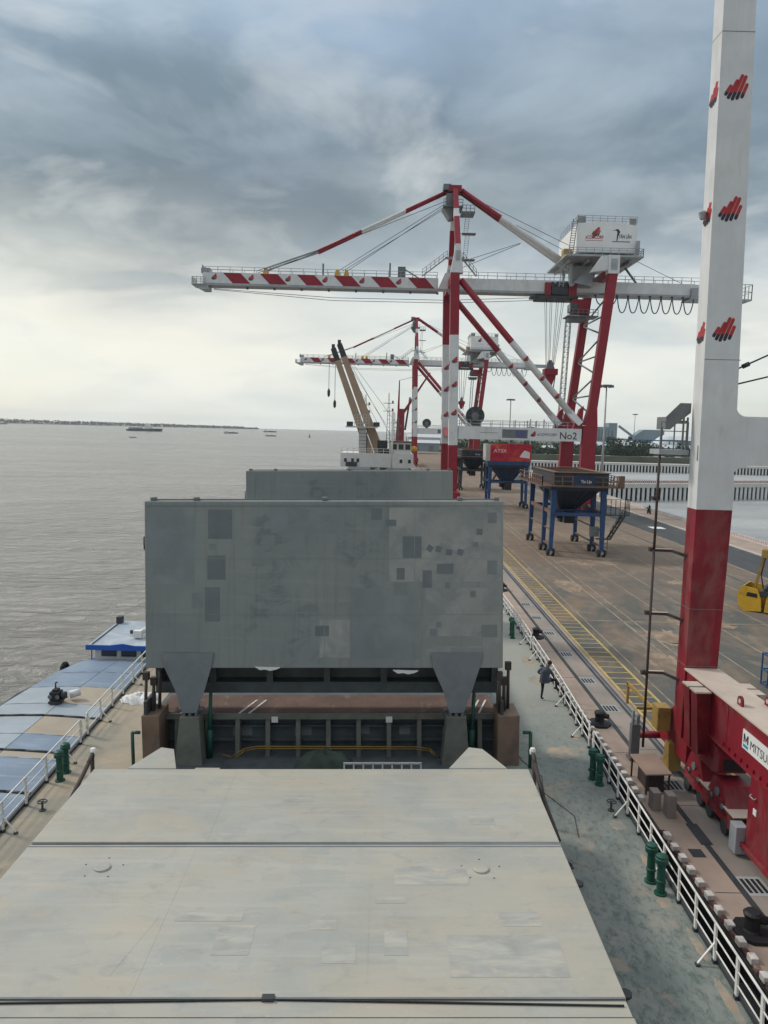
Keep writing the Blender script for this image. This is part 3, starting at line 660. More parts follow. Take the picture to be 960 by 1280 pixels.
def standing_cover(dy, full):
    """two folded cover panels standing on their hinge lugs"""
    zb, zt = 4.58, 11.15; Y0 = 29.5 + dy; lean = .55
    def Y(z): return Y0 + (z - zb) / (zt - zb) * lean
    mb = MB(); mb.hexa([(HX0, Y(zb), zb), (HX1, Y(zb), zb), (HX1, Y(zb) + .55, zb), (HX0, Y(zb) + .55, zb)], [(HX0, Y(zt), zt), (HX1, Y(zt), zt), (HX1, Y(zt) + .55, zt), (HX0, Y(zt) + .55, zt)])
    p = mb.build('standing_panel', 'panel_grey', ship, bevel=.03)
    # second leaf behind, with its open girder frame below
    mb = MB(); y2 = Y0 + 1.25; zb2, zt2 = 3.14, 10.9
    mb.box(HX0, HX1, y2 + .62, y2 + .68, zb2, zt2); mb.box(HX0, HX1, y2, y2 + .62, zb2, zb2 + .46); mb.box(HX0, HX1, y2 + .05, y2 + .6, zt2 - .4, zt2)
    for k in range(7):
        x = HX0 + (HX1 - HX0) * k / 6; mb.box(x - .13 + (.13 if k == 0 else 0) - (.13 if k == 6 else 0), x + .13 + (.13 if k == 0 else 0) - (.13 if k == 6 else 0), y2 + .02, y2 + .615, zb2 + .461, zt2 - .401)
    mb.build('folded_panel', 'coaming', ship)
    # lugs
    for xc, w0, w1 in ((-7.37, 2.0, .55), (3.22, 2.0, .55)):
        zl = 2.72; mb = MB(); o0 = -.06
        prof = [(xc - w0 / 2, zb + .62), (xc + w0 / 2, zb + .62), (xc + w0 / 2 - .1, zb + .05), (xc + w1 / 2 + .35, zb - .85), (xc + w1 / 2, zl + .05), (xc - w1 / 2, zl + .05), (xc - w1 / 2 - .28, zb - .85), (xc - w0 / 2 + .05, zb + .05)]
        mb.prism([(x, Y0 + o0, z) for x, z in prof], (0, .05, 0)); mb.build('hinge_lug', 'lug_grey', ship)
        mb = MB(); mb.tube((xc - .5, Y0 + .25, zl + .1), (xc + .5, Y0 + .25, zl + .1), .09, None, 10)
        for q in (-.24, .0, .24): mb.box(xc + q - .05, xc + q + .05, Y0 - .02, Y0 + .5, zl - .35, zl + .75)
        mb.build('hinge_pin', 'steel_mid', ship)
        mb = MB(); mb.hexa([(xc - .58, Y0 - .35, DZ), (xc + .52, Y0 - .35, DZ), (xc + .52, Y0 + .62, DZ), (xc - .58, Y0 + .62, DZ)], [(xc - .38, Y0 - .15, zl - .1), (xc + .38, Y0 - .15, zl - .1), (xc + .38, Y0 + .55, zl - .1), (xc - .38, Y0 + .55, zl - .1)]); mb.build('pedestal', 'stiffener', ship, bevel=.02)
    # small fittings along the top edge
    mb = MB(); mb.beam((HX0 + .25, Y(zt) + .2, zt + .05), (HX1 - .2, Y(zt) + .2, zt + .05), .05, .05)
    for x in (HX0 + .3, HX0 + 2.0, -2.0, HX1 - 1.7, HX1 - .25): mb.box(x - .09, x + .09, Y(zt) + .1, Y(zt) + .4, zt, zt + .14)
    mb.build('edge_pipe', 'steel_mid', ship)
    mb = MB()
    mb.pipe([(HX0, Y(9.6) + .2, 9.75), (HX0 - .09, Y(9.6) + .2, 9.7), (HX0 - .09, Y(9.6) + .2, 9.25), (HX0, Y(9.6) + .2, 9.2)], .03, 6); mb.build('handle', 'steel_dark', ship)
    return p, Y
sp, YY = standing_cover(0, True)
for x in (-5.55, -2.0, 1.55): mb = MB(); mb.beam((x, YY(4.62) - .001, 4.62), (x, YY(11.1) - .001, 11.1), .022, .012, up=(0, 1, 0)); mb.build('weld_seam', 'panel_grey', sp)
for z in (6.7, 8.9): mb = MB(); mb.beam((HX0 + .05, YY(z) - .001, z), (HX1 - .05, YY(z) - .001, z), .012, .022); mb.build('weld_seam', 'panel_grey', sp)
mb = MB(); mb.beam((HX0 + .02, YY(11.0) - .01, 11.0), (HX1 - .02, YY(11.0) - .01, 11.0), .03, .05); mb.build('edge_bead', 'panel_grey', sp)
M['patch_light'] = material('patch_light', (.305, .315, .295), .6, var=.12, vscale=.8, bump=.05, stains=[((.22, .24, .23), .9, .9, (1, 1, 1), .44)])
M['patch_grey'] = material('patch_grey', (.195, .222, .225), .6, var=.12, vscale=.8, bump=.05, stains=[((.25, .27, .26), .6, .6, (1, 1, 1), .5)])
for (x0, x1, z0, z1, mt) in ((.55, 4.95, 8.0, 10.9, 'patch_light'), (2.0, 4.95, 5.1, 7.75, 'patch_light'), (-.9, 1.75, 4.95, 7.75, 'patch_grey'), (-4.1, -1.2, 9.9, 10.9, 'patch_grey'), (-9.0, -7.1, 7.9, 10.95, 'patch_grey'), (-2.2, -1.0, 5.0, 6.5, 'patch_light')):
    mb = MB(); mb.face([(x0, YY(z0) - .002, z0), (x1, YY(z0) - .002, z0), (x1, YY(z1) - .002, z1), (x0, YY(z1) - .002, z1)]); mb.build('paint_patch', mt, ship)
standing_cover(22.3, False)
# repainted rectangles on the standing cover: (pixel-free) x, z, width, height, tone
for (x, z, w, h, t) in ((-6.1, 10.25, .95, 1.15, 0), (-6.25, 8.55, .72, .95, 0), (-6.42, 7.1, .60, 1.35, 0), (-7.0, 7.25, .45, .6, 1), (-8.35, 10.2, .4, .25, 1), (-7.7, 10.1, .55, .4, 1), (-8.4, 6.4, .7, .42, 1), (-6.4, 9.35, .3, .25, 1),
                        (1.45, 9.35, .74, .85, 0), (.05, 10.65, .42, .45, 0), (.62, 10.3, .42, .26, 0), (1.0, 8.3, .32, .46, 0), (2.05, 8.1, .36, .68, 0), (2.75, 8.5, .66, .4, 0), (3.95, 9.45, .22, .2, 1),
                        (3.85, 7.5, .22, .25, 1), (2.85, 7.85, .22, .26, 1), (1.0, 7.7, .55, .5, 1), (-1.95, 10.5, .42, .32, 1), (-3.0, 10.5, .85, .6, 1), (4.6, 10.5, .36, .42, 1), (4.6, 8.55, .38, .55, 1),
                        (-2.1, 6.05, .55, .42, 0), (2.5, 6.3, .2, .22, 1), (2.3, 6.0, .3, .28, 1), (4.5, 6.05, .62, .5, 1), (-.55, 7.15, .2, .2, 1), (-1.25, 7.1, .3, .2, 1), (-8.5, 8.6, .5, .7, 1), (-4.6, 9.0, .5, .8, 1)):
    f = lambda q: YY(q) - .004
    mb = MB(); mb.face([(x - w / 2, f(z - h / 2), z - h / 2), (x + w / 2, f(z - h / 2), z - h / 2), (x + w / 2, f(z + h / 2), z + h / 2), (x - w / 2, f(z + h / 2), z + h / 2)])
    mb.build('paint_patch', ('patch_dark', 'patch_mid')[t], ship)
for (x, z, a) in ((2.15, 9.3, .2), (2.5, 9.28, .5), (2.9, 9.15, .7), (3.35, 9.15, .5), (4.1, 9.95, .7)):
    mb = MB(); q = .17; mb.face([(x + q * math.cos(a + k * math.pi / 2), YY(z + q * math.sin(a + k * math.pi / 2)) - .004, z + q * math.sin(a + k * math.pi / 2)) for k in range(4)]); mb.build('paint_patch', 'patch_dark', ship)
for (x0, x1, z0, z1) in ((1.85, 4.25, 5.45, 5.85), (3.0, 4.95, 5.05, 5.40)):
    mb = MB(); mb.face([(x0, YY(z0) - .003, z0), (x1, YY(z0) - .003, z0), (x1, YY(z1) - .003, z1), (x0, YY(z1) - .003, z1)]); mb.build('paint_patch', 'panel_grey', ship)
# white rags caught under the standing cover
for x in (-4.35, 1.1):
    mb = MB(); pr = [(-.5, 0), (-.3, -.12), (-.1, -.09), (.1, -.14), (.35, -.08), (.5, 0)]
    mb.prism([(x + a, 29.46, 4.56 + b) for a, b in pr], (0, .12, 0)); tag(mb.build('rag', 'cloth_white'), ('white rag caught under the upright cover, beside the left hinge lug' if x < 0 else 'white rag caught under the upright cover, beside the right hinge lug'), 'rag', 'rags caught under the upright hatch cover')
# next coaming: end wall with stiffeners, rusty trackway, side brackets
mb = MB(); mb.box(HX0 - .1, HX1 + .1, 30.62, 52.5, DZ, 2.35); cw2 = mb.build('hatch_coaming', 'coaming', ship)
mb = MB(); mb.box(HX0 - .15, HX1 + .15, 30.18, 30.62, 2.22, 2.37); mb.build('coaming_flange', 'stiffener', cw2)
mb = MB(); mb.box(HX0 + .1, HX1 - .1, 30.24, 32.6, 2.371, 2.395); mb.box(HX0 + .1, HX1 - .1, 30.2, 30.26, 2.371, 2.45, 1); mb.build('trackway', ['rusty', 'stiffener'], cw2)
for x in (-8.0, -5.6, -5.2, 3.9, 4.2): mb = MB(); mb.beam((x, 30.3, 2.41), (x + .5, 31.9, 2.41), .07, .03); mb.build('track_bar', 'marker_white', cw2)
st = None
for k in range(11):
    x = -8.1 + k * 1.235
    if st is None:
        mb = MB(); mb.hexa([(x - .09, 30.02, DZ), (x + .09, 30.02, DZ), (x + .09, 30.615, DZ), (x - .09, 30.615, DZ)], [(x - .09, 30.25, 2.215), (x + .09, 30.25, 2.215), (x + .09, 30.615, 2.215), (x - .09, 30.615, 2.215)]); st = mb.build('stiffener', 'stiffener', cw2); s0 = W[st.name]
    else: inst(st, s0 + V((k * 1.235, 0, 0)), cw2)
for z in (1.85, 1.25):
    mb = MB(); mb.box(HX0, HX1, 30.42, 30.615, z - .03, z + .03); mb.build('stringer', 'coaming', cw2)
for (x, z, w, h) in ((-5.5, 1.62, .8, .5), (-3.0, 1.6, .7, .45), (-.5, 1.6, .5, .35), (1.2, 1.62, .45, .4), (3.0, 1.62, .5, .4)):
    mb = MB(); mb.face([(x - w / 2, 30.615, z - h / 2), (x + w / 2, 30.615, z - h / 2), (x + w / 2, 30.615, z + h / 2), (x - w / 2, 30.615, z + h / 2)]); mb.build('paint_patch', 'patch_mid', cw2)
for x in (-4.1, .55): mb = MB(); mb.box(x - .13, x + .13, 30.15, 30.18, 2.10, 2.34); mb.build('tag_plate', 'rail_white', cw2)
mb = MB()
for q, z in ((0, 1.22), (.1, 1.13)):
    mb.pipe([(-6.2, 29.9, z - .35 - q), (-5.85, 29.85, z - .45 - q), (-5.3, 29.85, z - .1), (-4.8, 29.85, z), (1.6, 29.85, z - .02), (2.2, 29.85, z - .1), (2.6, 29.9, z - .5)], .026, 6)
mb.build('hose_line', 'hose_yellow', ship)
for (x0, x1, c) in ((HX0 - .15, HX0 + .55, 'pedestal'), (HX1 - .2, HX1 + .65, 'pedestal')):
    mb = MB(); mb.box(x0, x1, 29.2, 30.6, DZ, 2.75); b = mb.build('end_bracket', c, ship, bevel=.03)
    mb = MB()
    for k, (dx, h) in enumerate(((.08, 1.5), (.3, 1.2), (.5, 1.75))): mb.tube((x0 + dx, 29.5 + k * .25, 2.75), (x0 + dx + .03, 29.7 + k * .25, 2.75 + h), .07 + .02 * (k % 2), .06, 8); mb.box(x0 + dx - .1, x0 + dx + .14, 29.6 + k * .25, 29.8 + k * .25, 2.75 + h - .2, 2.75 + h + .12)
    mb.build('cylinder', 'post_dark', b)
    mb = MB(); mb.box(x0 + .1, x0 + .22, 29.25, 30.5, 2.75, 3.3); mb.build('guide_plate', 'hull', b)
for x in (HX0 - .45, HX1 + 1.05):
    mb = MB(); mb.pipe([(x, 29.0, DZ), (x, 29.0, 2.15), (x + (.3 if x < 0 else -.3), 29.0, 2.15)], .07, 8); mb.build('drain_pipe', 'vent_green', ship)
for xc in (-6.75, 3.85):
    mb = MB(); mb.tube((xc, 29.95, 1.0), (xc + .12, 29.95, 3.4), .10, .07, 8); mb.tube((xc, 29.95, .7), (xc + .05, 29.95, 1.9), .14, .14, 8); mb.build('hydraulic_cylinder', 'vent_green', ship)
# white guard rack on the cross deck
mb = MB()
for k in range(9): mb.beam((-1.15 + k * .36, 27.6, DZ), (-1.15 + k * .36, 27.6, 1.52), .06, .05)
mb.beam((-1.18, 27.6, 1.52), (1.76, 27.6, 1.52), .05, .06); mb.beam((-1.18, 27.6, 1.1), (1.76, 27.6, 1.1), .05, .05); mb.build('guard_rack', 'rail_white', ship)
# green tarpaulin heaped over gear on the cross deck
def heap(cx, cy, z0, rx, ry, h, n=18, rings=7, seed=1, rough=.03):
    rnd = random.Random(seed); mb = MB(); rows = []
    ph = [rnd.uniform(0, 6.28) for _ in range(5)]
    for i in range(rings + 1):
        t = i / rings; row = []
        for k in range(n):
            a = 2 * math.pi * k / n
            wob = 1 + .12 * math.sin(3 * a + ph[0]) + .08 * math.sin(5 * a + ph[1] + t * 3) + rough * .5 * math.sin(9 * a + ph[3] + t * 5)
            rr = (1 - t) ** .55 * wob
            zz = h * (1 - (1 - t) ** 1.6) * (1 + .10 * math.sin(4 * a + ph[2])) + rnd.uniform(-rough, rough) * h
            row.append(V((cx + rx * rr * math.cos(a), cy + ry * rr * math.sin(a), z0 + max(0.0, zz if i else 0))))
        rows.append(row)
    for i in range(rings):
        for k in range(n):
            j = (k + 1) % n; mb.face([rows[i][k], rows[i][j], rows[i + 1][j], rows[i + 1][k]], 0, True)
    mb.weld = True; return mb
p0 = on_ship(-1.95, 28.3, DZ); mb = heap(p0.x, p0.y, p0.z, 1.35, .7, .98, 26, 9, seed=3, rough=.06); tag(mb.build('tarpaulin', 'tarp_green'), 'dark green tarpaulin heaped over gear behind the closed hatch cover, left of the white rack', 'tarpaulin')
p0 = on_ship(-11.55, 36.6, DZ); mb = heap(p0.x, p0.y, p0.z, .95, .70, .34, 30, 8, seed=5, rough=.22); tag(mb.build('plastic_sheet', 'cloth_white'), 'crumpled white plastic sheet lying on the sandy port deck by the railing', 'sheet')
# valve wheels and a rope on the decks
def valve(x, y, lab):
    p = on_ship(x, y, DZ); t = thing('valve', lab, 'valve', p, 'deck valves beside the railings')
    mb = MB(); mb.lathe(p, [(.12, 0), (.12, .03), (.04, .05), (.04, .32)], 8); mb.build('spindle', 'steel_dark', t)
    mb = MB(); n = 12
    for k in range(n):
        a0, a1 = 2 * math.pi * k / n, 2 * math.pi * (k + 1) / n
        mb.tube(p + V((.16 * math.cos(a0), .16 * math.sin(a0), .33)), p + V((.16 * math.cos(a1), .16 * math.sin(a1), .33)), .02, None, 5)
    for a in (0, 1.57): mb.tube(p + V((.16 * math.cos(a), .16 * math.sin(a), .33)), p - V((.16 * math.cos(a), .16 * math.sin(a), -.33)), .015, None, 5)
    mb.build('hand_wheel', 'steel_dark', t)
valve(8.28, 25.6, 'dark valve wheel on the green starboard deck near the railing'); valve(-11.6, 25.6, 'dark valve wheel on the sandy port deck in front of the green vents')
def rope(pts, lab, r=.02):
    mb = MB(); q = [on_ship(x, y, DZ + .02) for x, y in pts]; mb.pipe(q, r, 5); return tag(mb.build('rope', 'cable'), lab, 'rope')
rope([(5.6 + .5 * math.cos(a * .5), 22.0 + .35 * math.sin(a * .5) + a * .012) for a in range(22)], 'thin dark rope coiled on the green deck beside the closed hatch')
rope([(-12.0, 20.6), (-11.2, 20.95), (-10.4, 21.0), (-9.8, 21.3), (-9.4, 21.9)], 'thin dark rope stretched across the sandy port deck')
rope([(5.7, 31), (5.9, 29.6), (6.4, 28.2), (6.2, 26.9), (6.9, 25.2), (6.7, 23.8)], 'thin dark line trailing along the middle of the green starboard deck', .012)
# ------------------------------------------------------------------ ship-to-shore cranes
RED, WHT, GRY = 0, 1, 2
CM = ['crane_red', 'crane_white', 'crane_grey', 'steel_dark']
def wheel_set(parent, x, ys, r=.32, name='wheel', mat='steel_dark', w=.16):
    src = None
    for y in ys:
        if src is None:
            mb = MB(); mb.tube((x - w, y, r + .045), (x + w, y, r + .045), r, None, 14); src = mb.build(name, mat, parent)
        else: inst(src, (x, y, .045), parent)
def sts_crane():
    t = thing('gantry_crane', 'nearer whole red and white gantry crane, numbered No2, with striped boom and white machine house', 'crane', (12.6, 145, 0), 'red and white gantry cranes on the quay')
    YN, YF, YC = 137.0, 153.0, 145.0
    # seaside legs (they lean a little towards the water)
    for Y, dx in ((YN, 0), (YF, -.12)):
        mb = MB(); mb.beam((12.5 + dx, Y, 1.9), (11.62 + dx * .2, Y, 41.4), 1.55, 1.5, up=(0, 1, 0), segs=[(0, .245, RED), (.245, .73, WHT), (.73, 1, RED)]); lg = mb.build('seaside_leg', CM, t)
        for z in (26.4, 22.2, 17.3):
            x = 12.5 + dx - .88 * (z - 1.9) / 39.5
            emblem((x + .1, Y - .76, z), (1, 0, 0), (0, 0, 1), 1.0, lg, .01); emblem((x - .80, Y - .1, z - .5), (0, -1, 0), (0, 0, 1), 1.0, lg, .01)
        mb = MB(); mb.hexa([(10.8, Y - .8, 41.3), (13.0, Y - .8, 41.3), (13.0, Y + .8, 41.3), (10.8, Y + .8, 41.3)], [(11.6, Y - .5, 46.2), (12.4, Y - .5, 46.2), (12.4, Y + .5, 46.2), (11.6, Y + .5, 46.2)]); mb.box(11.65, 12.35, Y - .83, Y - .70, 43.4, 45.0, 1)
        mb.build('leg_head', ['crane_white', 'crane_grey'], t)
    # landside legs: wide foot, then raked upper leg
    for Y in (YN, YF):
        x0 = 36.15
        mb = MB(); mb.beam((x0, Y, 1.9), (x0 + .25, Y, 15.6), 2.5, 1.5, up=(0, 1, 0)); mb.beam((x0 + .25, Y, 15.6), (x0 + .55, Y, 18.6), 2.5, 1.5, up=(0, 1, 0), w1=1.5); mb.beam((x0 + .55, Y, 18.6), (39.0, Y, 42.0), 1.5, 1.4, up=(0, 1, 0))
        mb.build('landside_leg', 'crane_red', t)
        mb = MB(); mb.box(38.0, 39.9, Y - .9, Y + .9, 41.8, 44.9); mb.box(38.4, 39.5, Y - .95, Y - .9, 42.4, 44.3, 1); mb.prism([(35.0, Y - .6, 42.0), (38.0, Y - .6, 42.4), (38.0, Y - .6, 44.8), (36.9, Y - .6, 44.8)], (0, 1.2, 0)); mb.build('leg_head', ['crane_white', 'crane_grey'], t)
    # sill beams, bogies and wheels
    for x in (12.88, 35.8):
        mb = MB(); mb.box(x - .7, x + .7, YN - 3.4, YF + 3.4, 1.9, 3.4); mb.build('sill_beam', 'crane_red', t)
        for Y in (YN, YF):
            mb = MB(); mb.prism([(x - .55, Y - 3.4, 1.3), (x - .55, Y + 3.4, 1.3), (x - .55, Y + 1.2, 1.9), (x - .55, Y - 1.2, 1.9)], (1.1, 0, 0))
            for q in (-2.2, 2.2): mb.prism([(x - .45, Y + q - 1.1, .35), (x - .45, Y + q + 1.1, .35), (x - .45, Y + q + .5, 1.3), (x - .45, Y + q - .5, 1.3)], (.9, 0, 0))
            b = mb.build('bogie', 'crane_red', t); wheel_set(b, x, [Y + q for q in (-2.9, -1.5, 1.5, 2.9)])
    # portal beams
    for Y in (YN, YF):
        mb = MB(); mb.box(13.15, 34.92, Y - .6, Y + .6, 12.75, 15.0); pb = mb.build('portal_beam', 'crane_white', t)
        mb = MB(); mb.rail([(13.4, Y + .5, 15.0), (34.6, Y + .5, 15.0)], 1.1, 2.0, .05)
        for x in (26, 28.4, 30.2): mb.box(x - .1, x + .1, Y + .3, Y + .45, 15, 16.5)
        mb.build('walkway_rail', 'crane_grey', pb)
        if Y == YN:
            text('lettering', 'No2', 1.75, (31.0, Y - .6, 13.15), (1, 0, 0), (0, 0, 1), 'letter_black', pb, width=3.0, bold=.01, depth=.02)
            mb = MB(); mb.box(20.9, 25.4, Y - .63, Y - .6, 13.1, 14.6); mb.box(23.2, 25.1, Y - .65, Y - .63, 13.25, 14.45, 1); pl = mb.build('plate', ['steel_mid', 'navy_mark'], pb)
            emblem((26.4, Y - .6, 13.9), (1, 0, 0), (0, 0, 1), .9, pb, .02)
            text('lettering', 'aCOMCORP', .62, (27.1, Y - .6, 13.65), (1, 0, 0), (0, 0, 1), 'letter_black', pb, width=3.5, depth=.02)
            mb = MB(); mb.box(17.0, 20.2, Y - .615, Y - .6, 13.9, 13.98); mb.build('lettering', 'steel_mid', pb)
    # diagonals from the top of the seaside legs down to the landside knees
    for Y in (YN, YF):
        xa, xb = (12.6, 33.9)
        a, b = V((xa, Y, 40.2)), V((xb, Y, 16.6)); mb = MB(); mb.tube(a, b, .58, None, 12, segs=[(0, .44, RED), (.44, 1, WHT)]); mb.beam(b - (b - a).normalized() * 1.8, b + (b - a).normalized() * 1.0, 1.1, .9, 1, up=(0, 1, 0), w1=1.0, h1=2.4); dg = mb.build('diagonal_brace', CM, t)
        d = (b - a).normalized(); n = V((d.z, 0, -d.x))
        for q in (.56, .70, .83): emblem(a.lerp(b, q) + V((0, -.60, 0)), (1, 0, 0), (0, 0, 1), .85, dg, .02)
        mb = MB(); mb.prism([(33.2, Y - .55, 14.4), (34.95, Y - .55, 14.4), (35.1, Y - .55, 19.0), (34.4, Y - .55, 18.4)], (0, 1.1, 0)); mb.build('knee_plate', 'crane_red', t)
    for (p, q) in (((12.3, YN, 15.5), (12.3, YF, 40)), ((12.3, YF, 15.5), (12.3, YN, 40))): pass
    mb = MB(); mb.beam((11.7, YN, 40.6), (11.7, YF, 40.6), 1.4, 1.6); mb.beam((12.3, YN, 13.9), (12.3, YF, 13.9), 1.1, 1.6); mb.build('cross_beam', 'crane_red', t)
    mb = MB(); mb.beam((36.4, YN, 13.9), (36.4, YF, 13.9), 1.1, 1.6); mb.beam((38.9, YN, 42.3), (38.9, YF, 42.3), 1.1, 1.4); mb.build('cross_beam', 'crane_red', t)
    # zigzag between the landside legs
    zz = [(17.5, YN), (21, YF), (24.5, YN), (28, YF), (31.5, YN), (35, YF), (38.5, YN), (41, YF)]
    X = lambda z: 36.7 + (z - 18.6) * .098
    for k, ((z0, y0), (z1, y1)) in enumerate(zip(zz[:-1], zz[1:])):
        mb = MB(); mb.tube((X(z0), y0, z0), (X(z1), y1, z1), .16, None, 6); mb.build('zigzag_brace', 'steel_mid', t)
    for z in (21, 28, 35): mb = MB(); mb.tube((X(z), YN, z), (X(z), YF, z), .15, None, 6); mb.build('tie', 'steel_mid', t)
    # ladder tower beside the far landside leg
    mb = MB(); xt, yt = 34.6, YF + .6
    for (dx, dy) in ((0, 0), (.9, 0), (0, .9), (.9, .9)): mb.beam((xt + dx, yt + dy, 15), (xt + dx + .6, yt + dy, 36), .12, .12)
    z = 15.0
    while z < 35.5:
        o = .6 * (z - 15) / 21
        mb.beam((xt + o, yt, z), (xt + o + .9, yt, z), .07, .07); mb.beam((xt + o, yt, z), (xt + o + .9, yt, z + 1), .06, .06); mb.beam((xt + o, yt, z), (xt + o, yt + .9, z), .07, .07); z += 1.0
    mb.build('ladder_tower', 'steel_dark', t)
    # boom with slanted red panels, back girder
    mb = MB(); y0, y1 = YC - 1.5, YC + 1.5
    mb.box(-33.7, 9.2, y0, y1, 39.75, 41.6); mb.box(-33.7, 9.2, y0 - .12, y1 + .12, 39.35, 39.75, 1); mb.prism([(9.2, y0, 39.75), (11.3, y0, 39.75), (11.3, y0, 42.6), (10.4, y0, 42.6)], (0, 3, 0))
    bm_ = mb.build('boom', ['crane_white', 'crane_grey'], t)
    for k in range(6):
        x = -30.0 + k * 6.72; mb = MB(); mb.prism([(x, y0 - .012, 41.59), (x + 3.2, y0 - .012, 41.59), (x + 5.0, y0 - .012, 39.76), (x + 1.8, y0 - .012, 39.76)], (0, .02, 0)); mb.build('red_panel', 'crane_red', bm_)
        emblem((x - 1.6, y0, 40.85), (1, 0, 0), (0, 0, 1), 1.0, bm_, .015)
    mb = MB(); mb.rail([(-33.2, y0 + .2, 41.6), (9.0, y0 + .2, 41.6)], 1.1, 2.2, .045); mb.rail([(-33.2, y1 - .2, 41.6), (9.0, y1 - .2, 41.6)], 1.1, 2.2, .045); mb.build('walkway_rail', 'crane_grey', bm_)
    mb = MB()
    for k in range(8): mb.box(-26 + k * 5, -25.6 + k * 5, YC - .2, YC + .2, 39.0, 39.35)
    mb.build('roller', 'steel_mid', bm_)
    mb = MB(); mb.box(-35.6, -33.0, y0 - .6, y1 + .4, 39.3, 39.5); mb.prism([(-35.4, y0 - .4, 39.3), (-32.6, y0 - .4, 39.3), (-32.6, y0 - .4, 38.5), (-33.8, y0 - .4, 38.5)], (0, 3, 0)); mb.rail([(-35.5, y1, 39.5), (-35.5, y0 - .5, 39.5), (-33.1, y0 - .5, 39.5)], 1.2, .8, .05, mids=2); mb.build('tip_platform', 'crane_grey', bm_)
    mb = MB(); mb.box(-34.1, -32.5, YC - 1, YC + 1, 41.6, 42.5); mb.box(-33.9, -33.8, YC - 1.2, YC + 1.2, 41.6, 43.0); mb.build('tip_sheave', 'crane_grey', bm_)
    for x in (-22.4, -9.3, -7.6): mb = MB(); mb.prism([(x - .6, YC - .6, 41.6), (x + .6, YC - .6, 41.6), (x + .25, YC - .6, 42.8), (x - .25, YC - .6, 42.8)], (0, 1.2, 0)); mb.build('stay_bracket', 'yellow', bm_)
    mb = MB(); mb.box(1.8, 3.2, YC - 1.1, YC - .2, 41.6, 43.6); mb.build('junction_box', 'steel_mid', bm_)
    mb = MB(); mb.beam((3, YC - .8, 43.2), (5.6, YC - .8, 41.7), .2, .2); mb.build('box_strut', 'steel_mid', bm_)
    for x, h in ((-12, 43.8), (.2, 44.2)): mb = MB(); mb.box(x, x + .3, YC - 1, YC - .7, 41.6, h); mb.build('lamp_pole', 'steel_mid', bm_)
    mb = MB(); mb.box(11.3, 57.2, y0, y1, 39.75, 41.7); mb.box(11.3, 57.2, y0 - .12, y1 + .12, 39.35, 39.75, 1); gd = mb.build('girder', ['crane_white', 'crane_grey'], t)
    mb = MB(); mb.rail([(13, y0 + .1, 41.7), (32, y0 + .1, 41.7)], 1.2, 1.8, .045); mb.rail([(41.5, y0 + .1, 41.7), (57, y0 + .1, 41.7)], 1.2, 1.8, .045); mb.rail([(13, y1, 41.7), (57, y1, 41.7)], 1.2, 2.4, .045); mb.build('walkway_rail', 'crane_grey', gd)
    mb = MB(); mb.box(55.0, 58.5, y0 - .8, y1 + .8, 39.0, 39.2); mb.box(57.2, 64.5, YC - .3, YC + .3, 39.9, 41.2); mb.box(63.5, 66.3, y0 - .6, y1 + .6, 39.0, 39.25); mb.rail([(63.6, y0 - .5, 39.25), (66.2, y0 - .5, 39.25), (66.2, y1 + .5, 39.25)], 2.6, 1.2, .06); mb.box(55.2, 56.4, y0 - .6, y0, 39.2, 41); mb.build('end_platform', 'crane_grey', gd)
    # stairs from the boom up to the leg head
    mb = MB(); mb.beam((6.2, YC - 2.2, 41.8), (10.6, YC - 2.2, 45.2), .7, .15); mb.rail([(6.2, YC - 2.5, 41.8), (10.6, YC - 2.5, 45.2)], 1.1, .9, .05); mb.box(10.2, 13.6, YC - 3, YC - 1.5, 45.0, 45.15); mb.beam((13.4, YC - 2.2, 45), (16, YC - 2.2, 42), .7, .15); mb.rail([(13.4, YC - 2.5, 45), (16, YC - 2.5, 42)], 1.1, .9, .05); mb.build('stair', 'crane_grey', t)
    # mast: two poles meeting at the apex
    for s in (-1, 1):
        mb = MB(); mb.beam((12.05, YC + s * 7.3, 46.0), (11.75, YC + s * 1.0, 57.2), .95, 1.0, up=(0, 1, 0), segs=[(0, .50, RED), (.50, .64, WHT), (.64, 1, RED)]); mb.build('mast_pole', CM, t)
    mb = MB(); mb.box(9.6, 13.2, YC - 2.2, YC + 2.2, 54.1, 54.3); mb.rail([(9.7, YC - 2.1, 54.3), (13.1, YC - 2.1, 54.3)], 1.1, .8, .05); mb.box(10.2, 11.4, YC - 1.4, YC + 1.4, 54.3, 56.6); mb.prism([(9.6, YC - 1.6, 54.1), (11.4, YC - 1.6, 54.1), (11.4, YC - 1.6, 52.4), (10.8, YC - 1.6, 52.4)], (0, 3.2, 0)); mb.box(13.0, 15.4, YC - 2.0, YC + 1.6, 53.2, 53.4); mb.rail([(13.0, YC - 1.9, 53.4), (15.3, YC - 1.9, 53.4)], 1.1, .8, .05); mb.box(10.6, 12.9, YC - 1.3, YC + 1.3, 57.0, 58.1, 1); mb.box(9.6, 11.0, YC - 1.2, YC + 1.2, 57.3, 58.3); mb.build('apex_platform', ['steel_mid', 'crane_red'], t)
    mb = MB()
    for z0, z1 in ((44.5, 49.0), (49.0, 53.2)):
        mb.ladder((13.6, YC - 4.2, z0), (14.0, YC - 3.4, z1), .7, .03)
        mb.box(13.0, 15.4, YC - 4.6, YC - 3.0, z0 - .1, z0); mb.beam((12.2, YC - 4, z0), (13.2, YC - 4, z0), .1, .1)
    mb.build('mast_ladder', 'steel_mid', t)
